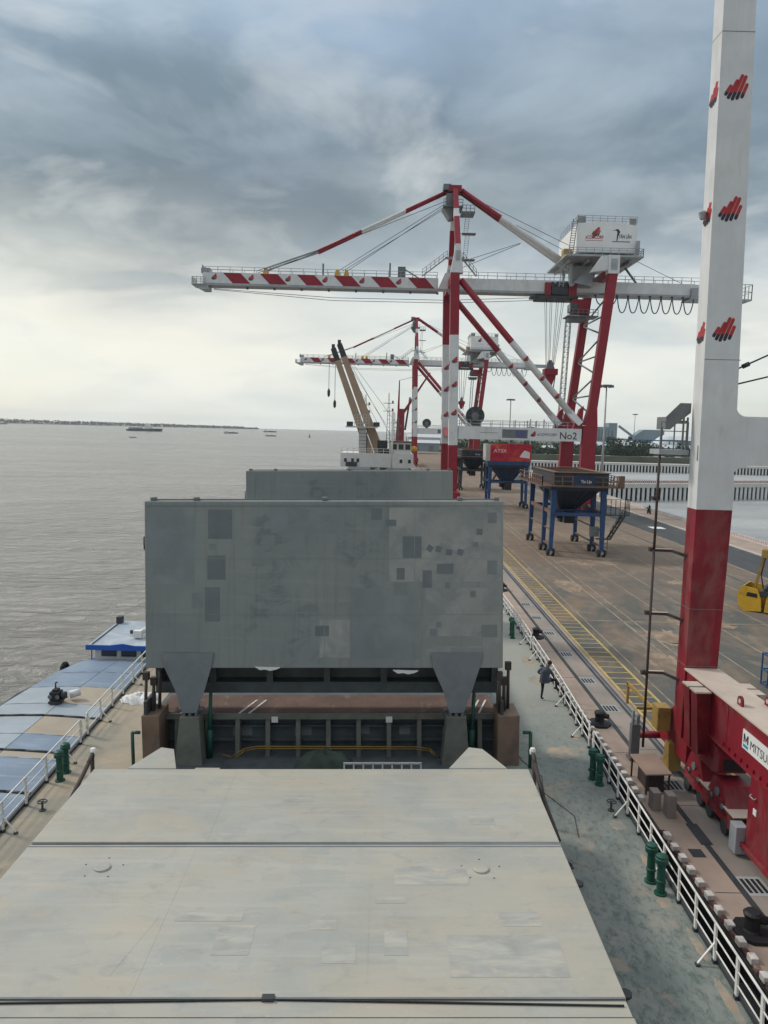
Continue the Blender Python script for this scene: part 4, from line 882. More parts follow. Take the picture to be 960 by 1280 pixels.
    # stays
    for s in (-1.2, 1.2):
        a, b = V((12.9, YC + s * .5, 57.4)), V((33.2, YC + s, 44.4)); mb = MB(); mb.tube(a, b, .46, None, 10, segs=[(0, .36, RED), (.36, 1, WHT)]); mb.build('back_stay', CM, t)
        a, b = V((10.4, YC + s * .5, 57.2)), V((-12.9, YC + s * .7, 46.0)); mb = MB(); mb.tube(a, b, .25, None, 8, segs=[(0, .32, RED), (.32, .66, WHT), (.66, 1, RED)]); mb.tube(b, (-22.4, YC + s * .7, 42.6), .07, None, 6, 3); mb.tube(b + V((0, .5, .3)), (-24, YC + s * .7, 42.2), .06, None, 6, 3); mb.build('fore_stay', CM, t)
    for (p, q) in (((10.2, 55.6), (-22.0, 42.4)), ((10.2, 55.2), (-9.2, 42.7)), ((10.2, 54.8), (-7.6, 42.7)), ((10.2, 54.4), (-8.4, 42.7)), ((14, 56.8), (33.4, 48.2)), ((14, 56.0), (33.4, 46.9)), ((12.4, 44.6), (24.2, 48.6)), ((12.4, 43.4), (24.0, 48.4)), ((43, 47), (54.5, 41.9))):
        mb = MB(); mb.tube((p[0], YC, p[1]), (q[0], YC, q[1]), .05, None, 5); mb.build('rope', 'cable', t)
    for dz in (0, .5): mb = MB(); mb.pipe([(-32, YC, 39.0 - dz * .3), (-10, YC, 37.9 - dz), (11, YC, 38.0 - dz), (27.5, YC, 38.9 - dz)], .05, 5); mb.build('rope', 'cable', t)
    # machine house on its platform
    XF[0] = lambda q: (q.x * .957, q.y, 14 + (q.z - 14) * .957)
    mb = MB(); ya, yb = YC - 6, YC + 8
    for x0, x1, y in ((34.4, 45.4, 0),): mb.prism([(34.4, ya, 47.3), (45.4, ya, 47.3), (45.4, ya, 52.2), (43, ya, 52.6), (39.8, ya, 52.8), (36.6, ya, 52.7), (34.4, ya, 52.4)], (0, yb - ya, 0))
    mh = mb.build('machine_house', 'sign_white', t)
    mb = MB(); mb.rail([(34.5, ya + .1, 52.6), (45.3, ya + .1, 52.5)], 1.3, 1.3, .05, mids=2); mb.rail([(34.5, yb, 52.6), (34.5, ya + .1, 52.6)], 1.3, 1.6, .05); mb.box(34.5, 36, ya + .3, ya + 1.3, 52.4, 53.8); mb.box(44, 45.2, ya + .3, ya + 1.5, 52.2, 53.6); mb.build('roof_rail', 'crane_grey', mh)
    emblem((37.9, ya, 51.0), (1, 0, 0), (0, 0, 1), 1.5, mh, .02)
    text('lettering', 'aCOMCORP', .85, (36.0, ya, 49.75), (1, 0, 0), (0, 0, 1), 'logo_red', mh, width=3.3, bold=.02, depth=.02)
    mb = MB(); mb.box(36.0, 39.2, ya - .02, ya, 49.40, 49.48); mb.build('underline', 'logo_red', mh)
    text('lettering', 'T\u00c2N L\u00c2N', .85, (42.1, ya, 49.95), (1, 0, 0), (0, 0, 1), 'letter_black', mh, width=2.3, bold=.02, depth=.02)
    mb = MB(); Pq = lambda pts: [(x, ya - .02, z) for x, z in pts]
    mb.face(Pq([(41.3, 51.4), (41.9, 51.6), (42.3, 51.1), (42.0, 50.3), (41.75, 50.6), (41.8, 51.1)])); mb.face(Pq([(41.75, 50.6), (42.0, 50.3), (41.85, 49.4), (41.7, 49.4)])); mb.face(Pq([(40.8, 51.2), (41.3, 51.4), (41.35, 51.3)])); mb.build('bird_mark', 'letter_black', mh)
    mb = MB(); mb.box(40.9, 44.2, ya - .02, ya, 49.25, 49.42); mb.build('underline', 'steel_mid', mh)
    mb = MB(); mb.box(32.3, 46.6, ya - 1.0, yb + .5, 46.4, 46.75); mb.rail([(33.0, ya - .9, 46.75), (46.5, ya - .9, 46.75), (46.5, yb, 46.75)], 1.2, 1.5, .05, mids=2); mb.box(45.2, 45.8, ya - .8, ya - .3, 46.75, 49.4); pf = mb.build('house_platform', 'crane_grey', t)
    mb = MB(); mb.ladder((33.3, ya - .5, 46.7), (33.9, ya - .5, 53), .8, .06); mb.build('house_ladder', 'steel_mid', t)
    mb = MB(); mb.box(32.9, 34.2, ya + 3, ya + 5, 46.75, 48.6); mb.build('winch_cover', 'ochre', t)
    for x in (33.6, 37.0, 41.2, 44.8): mb = MB(); mb.box(x - .18, x + .18, ya + 1, yb - 1, 45.8, 46.4); mb.build('floor_beam', 'crane_grey', pf)
    mb = MB()
    for y in (YC - 3, YC + 3): mb.beam((34.4, y, 41.7), (34.4, y, 46), .4, .4); mb.beam((34.6, y, 41.8), (38.4, y, 45.8), .35, .35); mb.beam((40.4, y, 43.4), (45.6, y, 46.2), .35, .5)
    mb.prism([(34.8, YC - 3.4, 42.4), (38.4, YC - 3.4, 41.7), (38.4, YC - 3.4, 45.6), (36.6, YC - 3.4, 43.6)], (0, .5, 0)); mb.box(35, 38.5, YC - 1.6, YC + 1.6, 41.7, 45.8); mb.build('house_support', 'crane_grey', t)
    mb = MB(); mb.tube((44.8, YC - 1, 46.2), (48.4, YC - 1, 41.8), .22, None, 8); mb.build('rear_strut', 'steel_mid', t)
    mb = MB(); mb.ladder((32.8, YC - 2.4, 41.7), (33.3, YC - 2.4, 46.4), .8, .06); mb.build('house_ladder', 'crane_grey', t)
    XF[0] = None
    # trolley, cabin, ropes, lifting head
    mb = MB(); mb.box(27.3, 34.6, y0 - .9, y1 + .9, 38.5, 38.95); mb.box(28.6, 29.6, y0 - .7, y0, 39, 41.3, 1); mb.box(32.9, 34.3, y0 - .7, y0, 39, 41.2, 1); mb.box(29.8, 32.6, y0 - .7, y0 - .2, 39.2, 40.6); mb.box(26.0, 27.8, y0 - .6, y0 + 1, 38.4, 38.8)
    for x in (29.9, 30.8, 31.6, 32.4): mb.tube((x, y0 - .6, 41.0), (x, y0 + .2, 41.0), .45, None, 10)
    tr = mb.build('trolley', ['steel_dark', 'crane_red'], t)
    mb = MB(); mb.box(33.6, 36.8, YC - 2.6, YC - .2, 35.9, 38.4); mb.box(33.2, 34.6, YC - 2.65, YC - .15, 36.2, 37.6, 1); cb = mb.build('cabin', ['crane_red', 'glass'], t)
    mb = MB(); mb.box(32.6, 38.2, YC - 3.4, YC + .4, 35.2, 35.4); mb.rail([(32.7, YC - 3.3, 35.4), (38.1, YC - 3.3, 35.4)], 1.1, .9, .05); mb.box(33, 36, YC - 2.8, YC, 34.5, 35.2); mb.build('cabin_platform', 'steel_mid', cb)
    for (x, x2) in ((29.2, 29.9), (30.2, 30.4), (31.4, 31.0), (32.4, 31.3)):
        for dy in (-.8, .8): mb = MB(); mb.tube((x, YC + dy, 38.5), (x2, YC + dy * .6, 26.8), .045, None, 5); mb.build('hoist_rope', 'cable', t)
    mb = MB(); mb.box(29.4, 31.9, YC - 1.0, YC + 1.0, 24.9, 26.0); mb.prism([(29.8, YC - .5, 26), (31.4, YC - .5, 26), (30.8, YC - .5, 27.6), (30.3, YC - .5, 27.6)], (0, 1, 0), 1); mb.prism([(29.7, YC - .6, 24.9), (31.6, YC - .6, 24.9), (31.0, YC - .6, 23.0), (30.2, YC - .6, 23.0)], (0, 1.2, 0)); mb.tube((31.6, YC - .3, 24.9), (31.3, YC - .3, 22.4), .1, None, 6, 1); mb.build('lifting_head', ['crane_red', 'steel_mid'], t)
    # hanging loops of the cable festoon
    for k in range(9):
        xa = 37.8 + k * 2.0; dp = 3.0 if k > 1 else 1.6; pts = []
        for j in range(11):
            u = j / 10; pts.append((xa + 2.0 * u, YC - 1.9, 39.3 - dp * (1 - abs(2 * u - 1) ** 2.6)))
        mb = MB(); mb.pipe(pts, .10, 6); mb.box(xa - .18, xa + .18, YC - 2.0, YC - 1.6, 39.1, 39.4); mb.build('festoon_loop', 'cable', t)
    # cable reel over the portal walkway
    mb = MB(); mb.tube((17.0, YC - .3, 17.0), (17.0, YC + .3, 17.0), 1.75, None, 22); mb.tube((17.0, YC - .38, 17.0), (17.0, YC - .3, 17.0), .7, None, 14, 1)
    for k in range(6): a = k * math.pi / 3; mb.beam((17, YC - .34, 17), (17 + 1.6 * math.cos(a), YC - .34, 17 + 1.6 * math.sin(a)), .12, .06, 1)
    mb.build('cable_reel', ['steel_dark', 'steel_mid'], t)
    mb = MB(); mb.box(16.4, 17.6, YC - 1, YC + 1, 14.6, 15.3); mb.box(12.3, 36.4, YC - .5, YC + .5, 14.1, 14.6); mb.build('reel_support', 'steel_mid', t)
    return t
crane = sts_crane()
far = copy_tree(crane, skip=('lettering',)); far.location = (12.6, 309, 0)
far['label'] = 'farther red and white gantry crane, seen small left of the No2 crane leg'

# ------------------------------------------------------------------ the crane at our side: seaside leg, sill beam, bogies
def near_crane():
    t = thing('gantry_crane', 'nearest gantry crane, its red and white leg and long red sill beam beside the ship', 'crane', (13, 30.5, 0), 'red and white gantry cranes on the quay')
    mats = ['crane_red_dirty', 'crane_white', 'steel_dark']
    for (Y, name) in ((30, 'seaside_leg'), (14, 'seaside_leg')):
        mb = MB(); A = []
        for z, x0, x1, d in ((1.9, 12.36, 13.58, .88), (11.2, 12.34, 13.76, .90), (30, 12.06, 13.25, .86), (52, 11.7, 12.9, .85)): A.append([(x0, Y, z), (x1, Y, z), (x1, Y + d, z), (x0, Y + d, z)])
        mb.hexa(A[0], A[1], 0, (True, False)); mb.hexa(A[1], A[2], 1, (False, False)); mb.hexa(A[2], A[3], 1, (False, True))
        lg = mb.build(name, mats, t)
        mb = MB()
        for z, x0, x1 in ((7.2, 12.345, 13.68), (14.9 + 2.1, 12.27, 13.65), (28.9, 12.08, 13.3), (4.86, 12.355, 13.62)): mb.box(x0 - .008, x1 + .008, Y - .008, Y + .9, z, z + .02)
        mb.build('seam', 'steel_mid', lg)
        for z in (26.95, 22.6, 18.15):
            s = (z - 11.2) / 18.8; x0, x1 = 12.34 - .28 * s, 13.76 - .51 * s
            emblem(((x0 + x1) / 2 + .02, Y, z), (1, 0, 0), (0, 0, 1), .82, lg, .006); emblem((x0 + .004, Y + .45, z - .1), (0, -1, 0), (0, 0, 1), .72, lg, .012)
        mb = MB()
        for z in (1.2, 2.2): mb.box(12.30, 12.335, Y + .1, Y + .2, 11.9 + z, 12.5 + z)
        mb.build('lug', 'steel_mid', lg)
        mb = MB(); mb.lathe((12.0, Y + .5, 22.3), [(.02, 0), (.10, .05), (.16, .28), (.1, .34), (0, .35)], 10); mb.build('lamp', 'crane_grey', lg)
        # portal beam with rounded knees
        mb = MB(); r = .42; zt, zb = 14.86, 12.96; pts = []
        for k in range(7): a = math.pi + k * math.pi / 12; pts.append((13.72 + r + r * math.cos(a), zt + r + r * math.sin(a)))
        pts += [(34.9, zt), (34.9, zb)]
        rb = .55
        for k in range(7): a = math.pi / 2 + k * math.pi / 12; pts.append((13.72 + rb + .15 + (rb + .15) * math.cos(a), zb - rb + rb * math.sin(a)))
        mb.prism([(x - .1, Y + .005, z) for x, z in pts], (0, .85, 0)); mb.build('portal_beam', 'crane_white', t)
        mb = MB(); mb.beam((36.2, Y + .45, 1.9), (36.6, Y + .45, 46), 1.4, 1.3, up=(0, 1, 0), segs=[(0, .22, 0), (.22, 1, 1)]); mb.build('landside_leg', mats, t)
        mb = MB(); mb.box(35.2, 36.4, Y - 3, Y + 4, .35, 1.9); b = mb.build('bogie', 'crane_red_dirty', t); wheel_set(b, 35.8, (Y - 2.3, Y - .6, Y + 1.6, Y + 3.3))
    for (p, q) in (((13.3, 30.4, 16.5), (34, 30.4, 26.5)), ((13.3, 30.4, 16.0), (34, 30.4, 21.5))):
        mb = MB(); mb.tube(p, q, .035, None, 6); mb.build('stay', 'post_dark', t)
    mb = MB(); a = V((13.3, 30.4, 16.5)).lerp(V((34, 30.4, 26.5)), .03); mb.tube(a, a + V((.25, 0, .12)), .09, None, 8); mb.build('stay_socket', 'steel_dark', t)
    # sill beam between the two legs with pale dusty top plate
    mb = MB(); mb.box(12.42, 13.58, 14.9, 29.98, 3.1, 4.74); sl = mb.build('sill_beam', 'crane_red_dirty', t)
    mb = MB(); mb.box(12.30, 13.70, 14.9, 29.99, 4.741, 4.80); mb.build('top_plate', 'dusty_top', sl)
    mb = MB(); mb.box(12.28, 13.72, 14.9, 27.4, 3.04, 3.099); mb.build('bottom_flange', 'crane_red_dirty', sl)
    for y in (28.35, 27.65):
        mb = MB(); mb.hexa([(11.95, y - .03, 2.35), (12.41, y - .03, 2.35), (12.41, y + .03, 2.35), (11.95, y + .03, 2.35)], [(11.78, y - .03, 4.64), (12.41, y - .03, 4.64), (12.41, y + .03, 4.64), (11.78, y + .03, 4.64)]); mb.box(11.7, 12.295, y - .28, y + .28, 4.641, 4.70, 1)
        mb.hexa([(11.93, y - .26, 2.3), (11.97, y - .26, 2.3), (11.97, y + .26, 2.3), (11.93, y + .26, 2.3)], [(11.75, y - .26, 4.64), (11.79, y - .26, 4.64), (11.79, y + .26, 4.64), (11.75, y + .26, 4.64)])
        mb.build('stiffener', ['crane_red_dirty', 'dusty_top'], sl)
        mb = MB(); mb.box(13.59, 14.2, y - .03, y + .03, 3.2, 4.601); mb.box(13.71, 14.3, y - .28, y + .28, 4.60, 4.66, 1); mb.build('stiffener', ['crane_red_dirty', 'dusty_top'], sl)
    mb = MB(); mb.box(11.93, 12.41, 27.2, 28.8, 2.26, 2.32); mb.build('stiffener_foot', 'crane_red_dirty', sl)
    mb = MB()
    for q in range(24): mb.box(12.36, 12.419, 16 + q * .45, 16.03 + q * .45, 3.1, 3.22)
    mb.build('flange_gusset', 'crane_red_dirty', sl, kind='stuff')
    for q in (20.2, 22.9, 26.2): mb = MB(); mb.box(12.405, 12.42, q, q + .03, 3.1, 4.74); mb.build('weld_seam', 'crane_red_dirty', sl)
    for x, y in ((12.62, 25.8), (13.58, 25.8), (12.62, 19.6)):
        mb = MB(); prof = [(-.18, 0), (.18, 0), (.18, .16)] + [(.18 * math.cos(a), .16 + .18 * math.sin(a)) for a in (.5, 1.05, 1.57, 2.09, 2.64)] + [(-.18, .16)]
        mb.prism([(x - .04, y + a, 4.80 + b) for a, b in prof], (.08, 0, 0)); lu = mb.build('lifting_lug', 'crane_red_dirty', sl)
        mb = MB(); mb.tube((x - .045, y, 4.96), (x + .045, y, 4.96), .08, None, 10); mb.build('lug_hole', 'dusty_top', lu)
    # maker's plate
    mb = MB(); mb.box(12.385, 12.419, 21.6, 25.0, 3.64, 4.28); pl = mb.build('sign_plate', 'sign_white', sl)
    xs = 12.385
    mb = MB()
    Z0 = 3.86; mb.face([(xs - .004, 24.92, Z0), (xs - .004, 24.84, Z0), (xs - .004, 24.84, Z0 + .30), (xs - .004, 24.92, Z0 + .30)])
    mb.face([(xs - .004, 24.84, Z0 + .30), (xs - .004, 24.84, Z0 + .18), (xs - .004, 24.75, Z0), (xs - .004, 24.75, Z0 + .12)]); mb.face([(xs - .004, 24.75, Z0 + .12), (xs - .004, 24.75, Z0), (xs - .004, 24.66, Z0 + .18), (xs - .004, 24.66, Z0 + .30)])
    mb.face([(xs - .004, 24.66, Z0), (xs - .004, 24.58, Z0), (xs - .004, 24.58, Z0 + .30), (xs - .004, 24.66, Z0 + .30)]); mb.build('letter_mark', 'letter_black', pl)
    mb = MB(); mb.face([(xs - .004, 24.93, 3.70), (xs - .004, 24.57, 3.70), (xs - .004, 24.57, 3.81), (xs - .004, 24.93, 3.81)]); mb.build('teal_bar', 'teal_mark', pl)
    text('lettering', 'MITSUI E&S', .42, (xs, 24.46, 3.80), (0, -1, 0), (0, 0, 1), 'letter_black', pl, width=2.0, bold=.0, depth=.006)
    # balance beam under the sill and its four bogies, then the same again towards the viewer
    def balance(y1, y0):
        mb = MB(); mb.prism([(12.45, y1 + .2, 3.02), (12.45, y0 + 1.0, 3.02), (12.45, y0, 2.55), (12.45, y0, 1.95), (12.45, y0 + .6, 1.75), (12.45, y1 - .9, 1.75), (12.45, y1, 2.3)], (1.0, 0, 0)); mb.box(12.40, 12.45, y0 - .02, y0 + .06, 1.95, 2.6)
        b = mb.build('balance_beam', 'crane_red_dirty', t, bevel=.02)
        mb = MB(); mb.box(12.6, 13.3, y0 - .03, y0, 2.05, 2.45); mb.build('opening', 'black', b)
        for yc in (y1 - .55, y0 - .1):
            mb = MB(); mb.prism([(12.42, yc + .95, .42), (12.42, yc - .95, .42), (12.42, yc - .95, .85), (12.42, yc - .45, 1.72), (12.42, yc + .45, 1.72), (12.42, yc + .95, .85)], (.95, 0, 0)); mb.box(12.38, 13.4, yc - .5, yc + .5, 1.1, 1.2)
            bo = mb.build('bogie', ['crane_red_dirty', 'steel_mid'], t, bevel=.015)
            mb = MB(); mb.prism([(12.36, yc - .98, 1.0), (12.36, yc - 1.5, .75), (12.36, yc - 1.5, .45), (12.36, yc - .98, .45)], (1.05, 0, 0)); mb.box(12.34, 13.43, yc - 1.45, yc - .6, 1.02, 1.06, 1); mb.build('bogie_cover', ['crane_red_dirty', 'dusty_top'], bo)
            for q in (-.45, 0, .45):
                mb = MB(); mb.tube((12.36, yc + q, .95 + (.35 if q == 0 else 0)), (12.42, yc + q, .95 + (.35 if q == 0 else 0)), .11 if q else .16, None, 12); mb.build('pin_cap', 'steel_mid', bo)
            mb = MB(); mb.box(12.39, 12.42, yc - .9, yc + .9, .62, .68); mb.build('rib', 'crane_red_dirty', bo)
            mb = MB(); mb.pipe([(12.38, yc - .8, .8), (12.3, yc - .3, .95), (12.32, yc + .3, .9), (12.38, yc + .8, 1.05)], .018, 5); mb.build('hose', 'rubber', bo)
            wheel_set(bo, 12.88, (yc - .62, yc + .62), .30, w=.08); wheel_set(bo, 12.47, (yc - .62, yc + .62), .26, 'wheel_cap', 'steel_dark', .07)
            
    balance(29.2, 26.65)
    mb = MB(); mb.box(12.55, 13.25, 28.2, 28.9, 2.9, 3.1); mb.build('pivot', 'steel_dark', t)
    mb = MB(); mb.box(12.15, 12.55, 24.45, 24.95, .1, 1.05); mb.build('brake_box', 'crane_grey', t, bevel=.02)
    balance(20.6, 18.0)
    mb = MB(); mb.hexa([(12.42, 22.5, .55), (13.5, 22.5, .55), (13.5, 24.4, .55), (12.42, 24.4, .55)], [(12.42, 23.2, 3.06), (13.4, 23.2, 3.06), (13.4, 24.3, 3.06), (12.42, 24.3, 3.06)]); mb.box(12.3, 13.6, 22.3, 24.6, .38, .55); st_ = mb.build('jacking_post', 'crane_red_dirty', t, bevel=.02)
    mb = MB(); mb.pipe([(12.40, 24.1, 2.4), (12.32, 24.1, 2.35), (12.32, 23.8, 2.35), (12.40, 23.8, 2.4)], .02, 5); mb.box(12.39, 12.42, 23.75, 23.95, 1.8, 2.0, 1); mb.build('handle', ['crane_grey', 'sign_white'], st_)
    # travelling end beyond the leg: yellow anchor box, buffer, tie-down
    mb = MB(); mb.prism([(12.45, 30.9, 3.0), (12.45, 32.6, 1.7), (12.45, 32.6, .9), (12.45, 29.6, .9), (12.45, 29.6, 3.0)], (.95, 0, 0)); mb.build('end_beam', 'crane_red_dirty', t, bevel=.02)
    mb = MB(); mb.box(11.75, 12.30, 31.0, 31.7, 1.75, 2.75); ab = mb.build('anchor_box', 'ochre', t, bevel=.02)
    mb = MB(); mb.box(11.9, 12.0, 31.8, 35.6, 2.20, 2.36); mb.box(11.9, 12.0, 35.45, 35.6, 1.3, 2.3); mb.box(11.2, 11.9, 32.0, 32.1, 2.3, 2.40); mb.box(11.9, 12.0, 33.0, 33.12, 1.6, 2.2); mb.build('guard_arm', 'ochre', t)
    mb = MB(); mb.prism([(12.2, 30.6, 0.2), (12.2, 31.4, .2), (12.2, 31.2, 1.3), (12.2, 30.8, 1.3)], (.5, 0, 0)); mb.build('rail_brake', 'ochre', t)
    mb = MB(); mb.tube((11.55, 32.6, .95), (12.9, 32.6, .95), .16, None, 12); mb.tube((12.9, 32.6, .95), (12.9, 33.4, .95), .22, .26, 12); mb.build('buffer', 'crane_red_dirty', t)
    mb = MB(); mb.box(11.05, 11.42, 32.0, 32.3, .02, 1.6); mb.box(11.0, 11.5, 31.9, 32.4, .02, .15); mb.tube((11.1, 32.1, .1), (11.1, 32.1, 2.2), .07, None, 8); mb.tube((11.35, 32.2, .1), (11.35, 32.2, 2.0), .09, None, 8); mb.build('tie_down', 'steel_mid', t)
    # standpipe with three brackets, stair landing high on the leg
    mb = MB(); mb.pipe([(11.24, 31.1, 1.0), (11.18, 31.1, 9.4), (11.16, 31.1, 13.5)], .055, 8)
    for z in (4.2, 6.75, 9.4, 11.5): mb.box(11.0, 11.2, 31.1, 31.3, z - .08, z + .08)
    pp = mb.build('standpipe', 'post_dark', t)
    for z in (4.22, 6.72, 9.37): mb = MB(); mb.beam((11.1, 31.2, z), (11.9, 31.1, z), .10, .10); mb.beam((11.9, 31.1, z), (12.36, 30.6, z - .12), .10, .10); mb.box(11.1, 11.95, 31.13, 31.27, z + .051, z + .06, 1); mb.build('pipe_bracket', ['post_dark', 'dusty_top'], t)
    mb = MB(); mb.box(11.06, 12.25, 30.9, 32.0, 13.3, 13.5); ld = mb.build('landing', 'crane_grey', t)
    mb = MB(); mb.rail([(11.12, 31.0, 13.5), (12.2, 31.0, 13.5)], 1.1, .55, .022, mids=2); mb.box(11.98, 12.04, 30.98, 31.05, 13.5, 14.8); mb.box(12.14, 12.2, 30.98, 31.05, 13.5, 14.8); mb.box(11.12, 11.2, 31.02, 31.1, 13.5, 14.4); mb.build('landing_rail', 'steel_mid', ld)
    mb = MB(); mb.prism([(11.28, 30.95, 14.30), (11.46, 30.95, 14.30), (11.70, 30.95, 14.52), (12.25, 30.95, 14.98), (12.25, 30.95, 15.36), (11.82, 30.95, 15.36), (11.28, 30.95, 14.80)], (0, .06, 0)); mb.box(11.28, 11.33, 31.02, 32, 14.30, 14.80); mb.beam((11.3, 31.5, 14.35), (12.2, 31.5, 15.1), .9, .06, 1); mb.box(11.5, 12.25, 31.1, 31.9, 14.55, 14.67, 1); mb.build('stair_hood', ['steel_mid', 'dusty_top'], ld)
    return t
near_crane()

# ------------------------------------------------------------------ cargo hoppers on wheels
def hopper(X0, X1, ys, lab, mats, banner=False):
    """steel frame on wheels, funnel, tray with railing"""
    mb_, mf, mtop = mats
    yc = (ys[0] + ys[-1]) / 2; xc = (X0 + X1) / 2
    t = thing('hopper', lab, 'hopper', (xc, yc, 0), 'cargo hoppers on the quay')
    tray = 8.05
    for x, s in ((X0, 1), (X1, -1)):
        for y in ys:
            mb = MB(); mb.beam((x, y, .75), (x + s * .10, y, tray), .42, .36, up=(0, 1, 0), w1=.62, h1=.5); lg = mb.build('leg', mb_, t)
            mb = MB()
            for q in (-.3, .3): mb.tube((x + q - .14, y, .42), (x + q + .14, y, .42), .42, None, 12)
            mb.box(x - .3, x + .3, y - .16, y + .16, .35, .9, 1); mb.box(x - .13, x + .13, y - .47, y - .43, .28, .58, 2); mb.build('wheel', ['rubber', 'steel_mid', 'crane_grey'], t)
        mb = MB(); mb.beam((x, ys[0], 1.15), (x, ys[-1], 1.15), .14, .18); mb.beam((x, ys[0], 3.0), (x, ys[-1], 3.0), .12, .14); mb.beam((x + s * .05, ys[0], 5.0), (x + s * .05, ys[-1], 5.0), .3, .4); mb.build('side_rail', mtop if not banner else mb_, t)
    for y in ys: mb = MB(); mb.beam((X0, y, 4.85), (X1, y, 4.85), .3, .38); mb.build('cross_beam', mb_, t)
    mb = MB(); mb.box(X0 - .3, X1 + .3, ys[0] - .3, ys[-1] + .3, tray - .45, tray - .02); mb.build('deck_frame', mf, t)
    # funnel
    mb = MB(); a = [(X0 + .4, ys[0] + .4), (X1 - .4, ys[0] + .4), (X1 - .4, ys[-1] - .4), (X0 + .4, ys[-1] - .4)]; zz = 4.6
    b = [(xc - .8, yc - .8), (xc + .8, yc - .8), (xc + .8, yc + .8), (xc - .8, yc + .8)]
    mb.hexa([(x, y, zz) for x, y in b], [(x, y, tray - .46) for x, y in a]); mb.box(xc - .7, xc + .7, yc - .7, yc + .7, 3.3, zz - .002); fn = mb.build('funnel', mf, t)
    mb = MB(); mb.box(xc - .6, xc + .6, yc - 2.6, yc - 1.4, 3.4, 4.9); mb.box(xc - 1.2, xc - .5, yc - 1.0, yc + 1.0, 3.8, 4.6); mb.build('chute', 'black', fn)
    # ribs on the funnel's near face
    for k in range(7):
        u = (k + .5) / 7; p = V(b[0] + (zz,)).lerp(V(b[1] + (zz,)), u); q = V(a[0] + (tray - .46,)).lerp(V(a[1] + (tray - .46,)), u); mb = MB(); mb.beam(p + V((0, -.05, .0)), q + V((0, -.05, 0)), .08, .12); mb.build('funnel_rib', mf, fn)
    if not banner:
        mb = MB(); mb.box(X0 - 1.6, X1 + 1.9, ys[0] - 1.1, ys[-1] + 1.0, tray - .018, tray + .10); tr = mb.build('tray', 'hopper_rust', t)
        mb = MB(); mb.rail([(X0 - 1.5, ys[0] - 1.0, tray + .1), (X1 + 1.8, ys[0] - 1.0, tray + .1), (X1 + 1.8, ys[-1] + .9, tray + .1)], 1.1, 1.2, .05); mb.rail([(X0 - 1.5, ys[-1] + .9, tray + .1), (X0 - 1.5, ys[0] - 1.0, tray + .1)], 1.1, 1.2, .05); mb.build('tray_rail', mtop, tr)
        mb = MB(); x0, x1, y0, y1 = X0 + .1, X1 + .3, ys[0] - .2, ys[-1] + .2
        for (p, q) in (((x0, y0), (x1, y0)), ((x0, y1), (x1, y1)), ((x0, y0), (x0, y1)), ((x1, y0), (x1, y1))): mb.beam((*p, tray + .85), (*q, tray + .85), .12, 1.4)
        mb.build('bin', 'hopper_dark', t)
        mb = MB(); mb.box(x0 - .2, x1 + .2, y0 - .2, y0 + .5, tray + 1.56, tray + 1.66); mb.box(x0 - .2, x1 + .2, y1 - .5, y1 + .2, tray + 1.60, tray + 1.72); mb.box(x0 - .2, x0 + .5, y0 + .5, y1 - .5, tray + 1.56, tray + 1.66); mb.box(x1 - .5, x1 + .2, y0 + .5, y1 - .5, tray + 1.56, tray + 1.66)
        for k in range(9): mb.box(x0, x1, y0 + .9 + k * 1.2, y0 + 1.0 + k * 1.2, tray + 1.5, tray + 1.6)
        mb.build('bin_rim', 'hopper_rust', t)
        mb = MB(); mb.box(xc - .9, xc + 1.5, ys[0] - 1.08, ys[0] - 1.04, tray + .25, tray + 1.35); pl = mb.build('plate', 'hopper_navy', tr)
        text('lettering', 'Tân Lân' , .5, (xc - .1, ys[0] - 1.09, tray + .5), (1, 0, 0), (0, 0, 1), 'letter_white', pl, width=1.2, depth=.01)
        mb = MB(); mb.box(X1 + 1.3, X1 + 1.9, ys[0] - 1.15, ys[0] - .6, tray + .1, tray + 1.4); mb.build('cabinet', 'hopper_rust', tr)
        # stairs on the landward side
        mb = MB(); mb.box(X1 + .6, X1 + 3.3, ys[0] + 1.0, ys[0] + 2.4, 4.7, 4.8); mb.rail([(X1 + .6, ys[0] + 1.0, 4.8), (X1 + 3.3, ys[0] + 1.0, 4.8), (X1 + 3.3, ys[0] + 2.4, 4.8)], 1.8, .5, .03)
        for y in (ys[0] + 1.0, ys[0] + 2.0): mb.beam((X1 + 2.8, y, 4.7), (X1 + 1.2, y, 1.9), .1, .2)
        for k in range(9): u = k / 8; mb.box(X1 + 1.2 + 1.6 * u - .12, X1 + 1.2 + 1.6 * u + .12, ys[0] + 1.0, ys[0] + 2.0, 1.9 + 2.8 * u, 1.95 + 2.8 * u)
        mb.rail([(X1 + 1.2, ys[0] + 1.0, 1.9), (X1 + 2.8, ys[0] + 1.0, 4.7)], 1.1, .6, .03); mb.box(X1 - .3, X1 + 1.3, ys[0] + 1, ys[0] + 2, 1.85, 1.92); mb.ladder((X1 + .7, ys[0] + 1.2, 0), (X1 + .7, ys[0] + 1.2, 1.9), .6, .03)
        mb.build('stair', 'steel_dark', t)
        mb = MB(); mb.box(X1 - 1.2, X1 - .3, ys[0] + .3, ys[0] + 1.2, 2.3, 3.4); mb.build('control_box', 'steel_mid', t)
    else:
        mb = MB(); mb.box(X0 - .5, X1 + .5, ys[0] - .5, ys[-1] + .5, tray - .018, tray + .9); tr = mb.build('bin', mb_, t)
        mb = MB(); mb.box(X0 - .1, X1 + .6, ys[0] - .62, ys[0] - .5, tray + .7, tray + 3.9); bn = mb.build('banner', 'banner_red', t)
        text('lettering', 'ATSX', .9, (X0 + .5, ys[0] - .63, tray + 2.3), (1, 0, 0), (0, 0, 1), 'letter_white', bn, width=2.4, depth=.01)
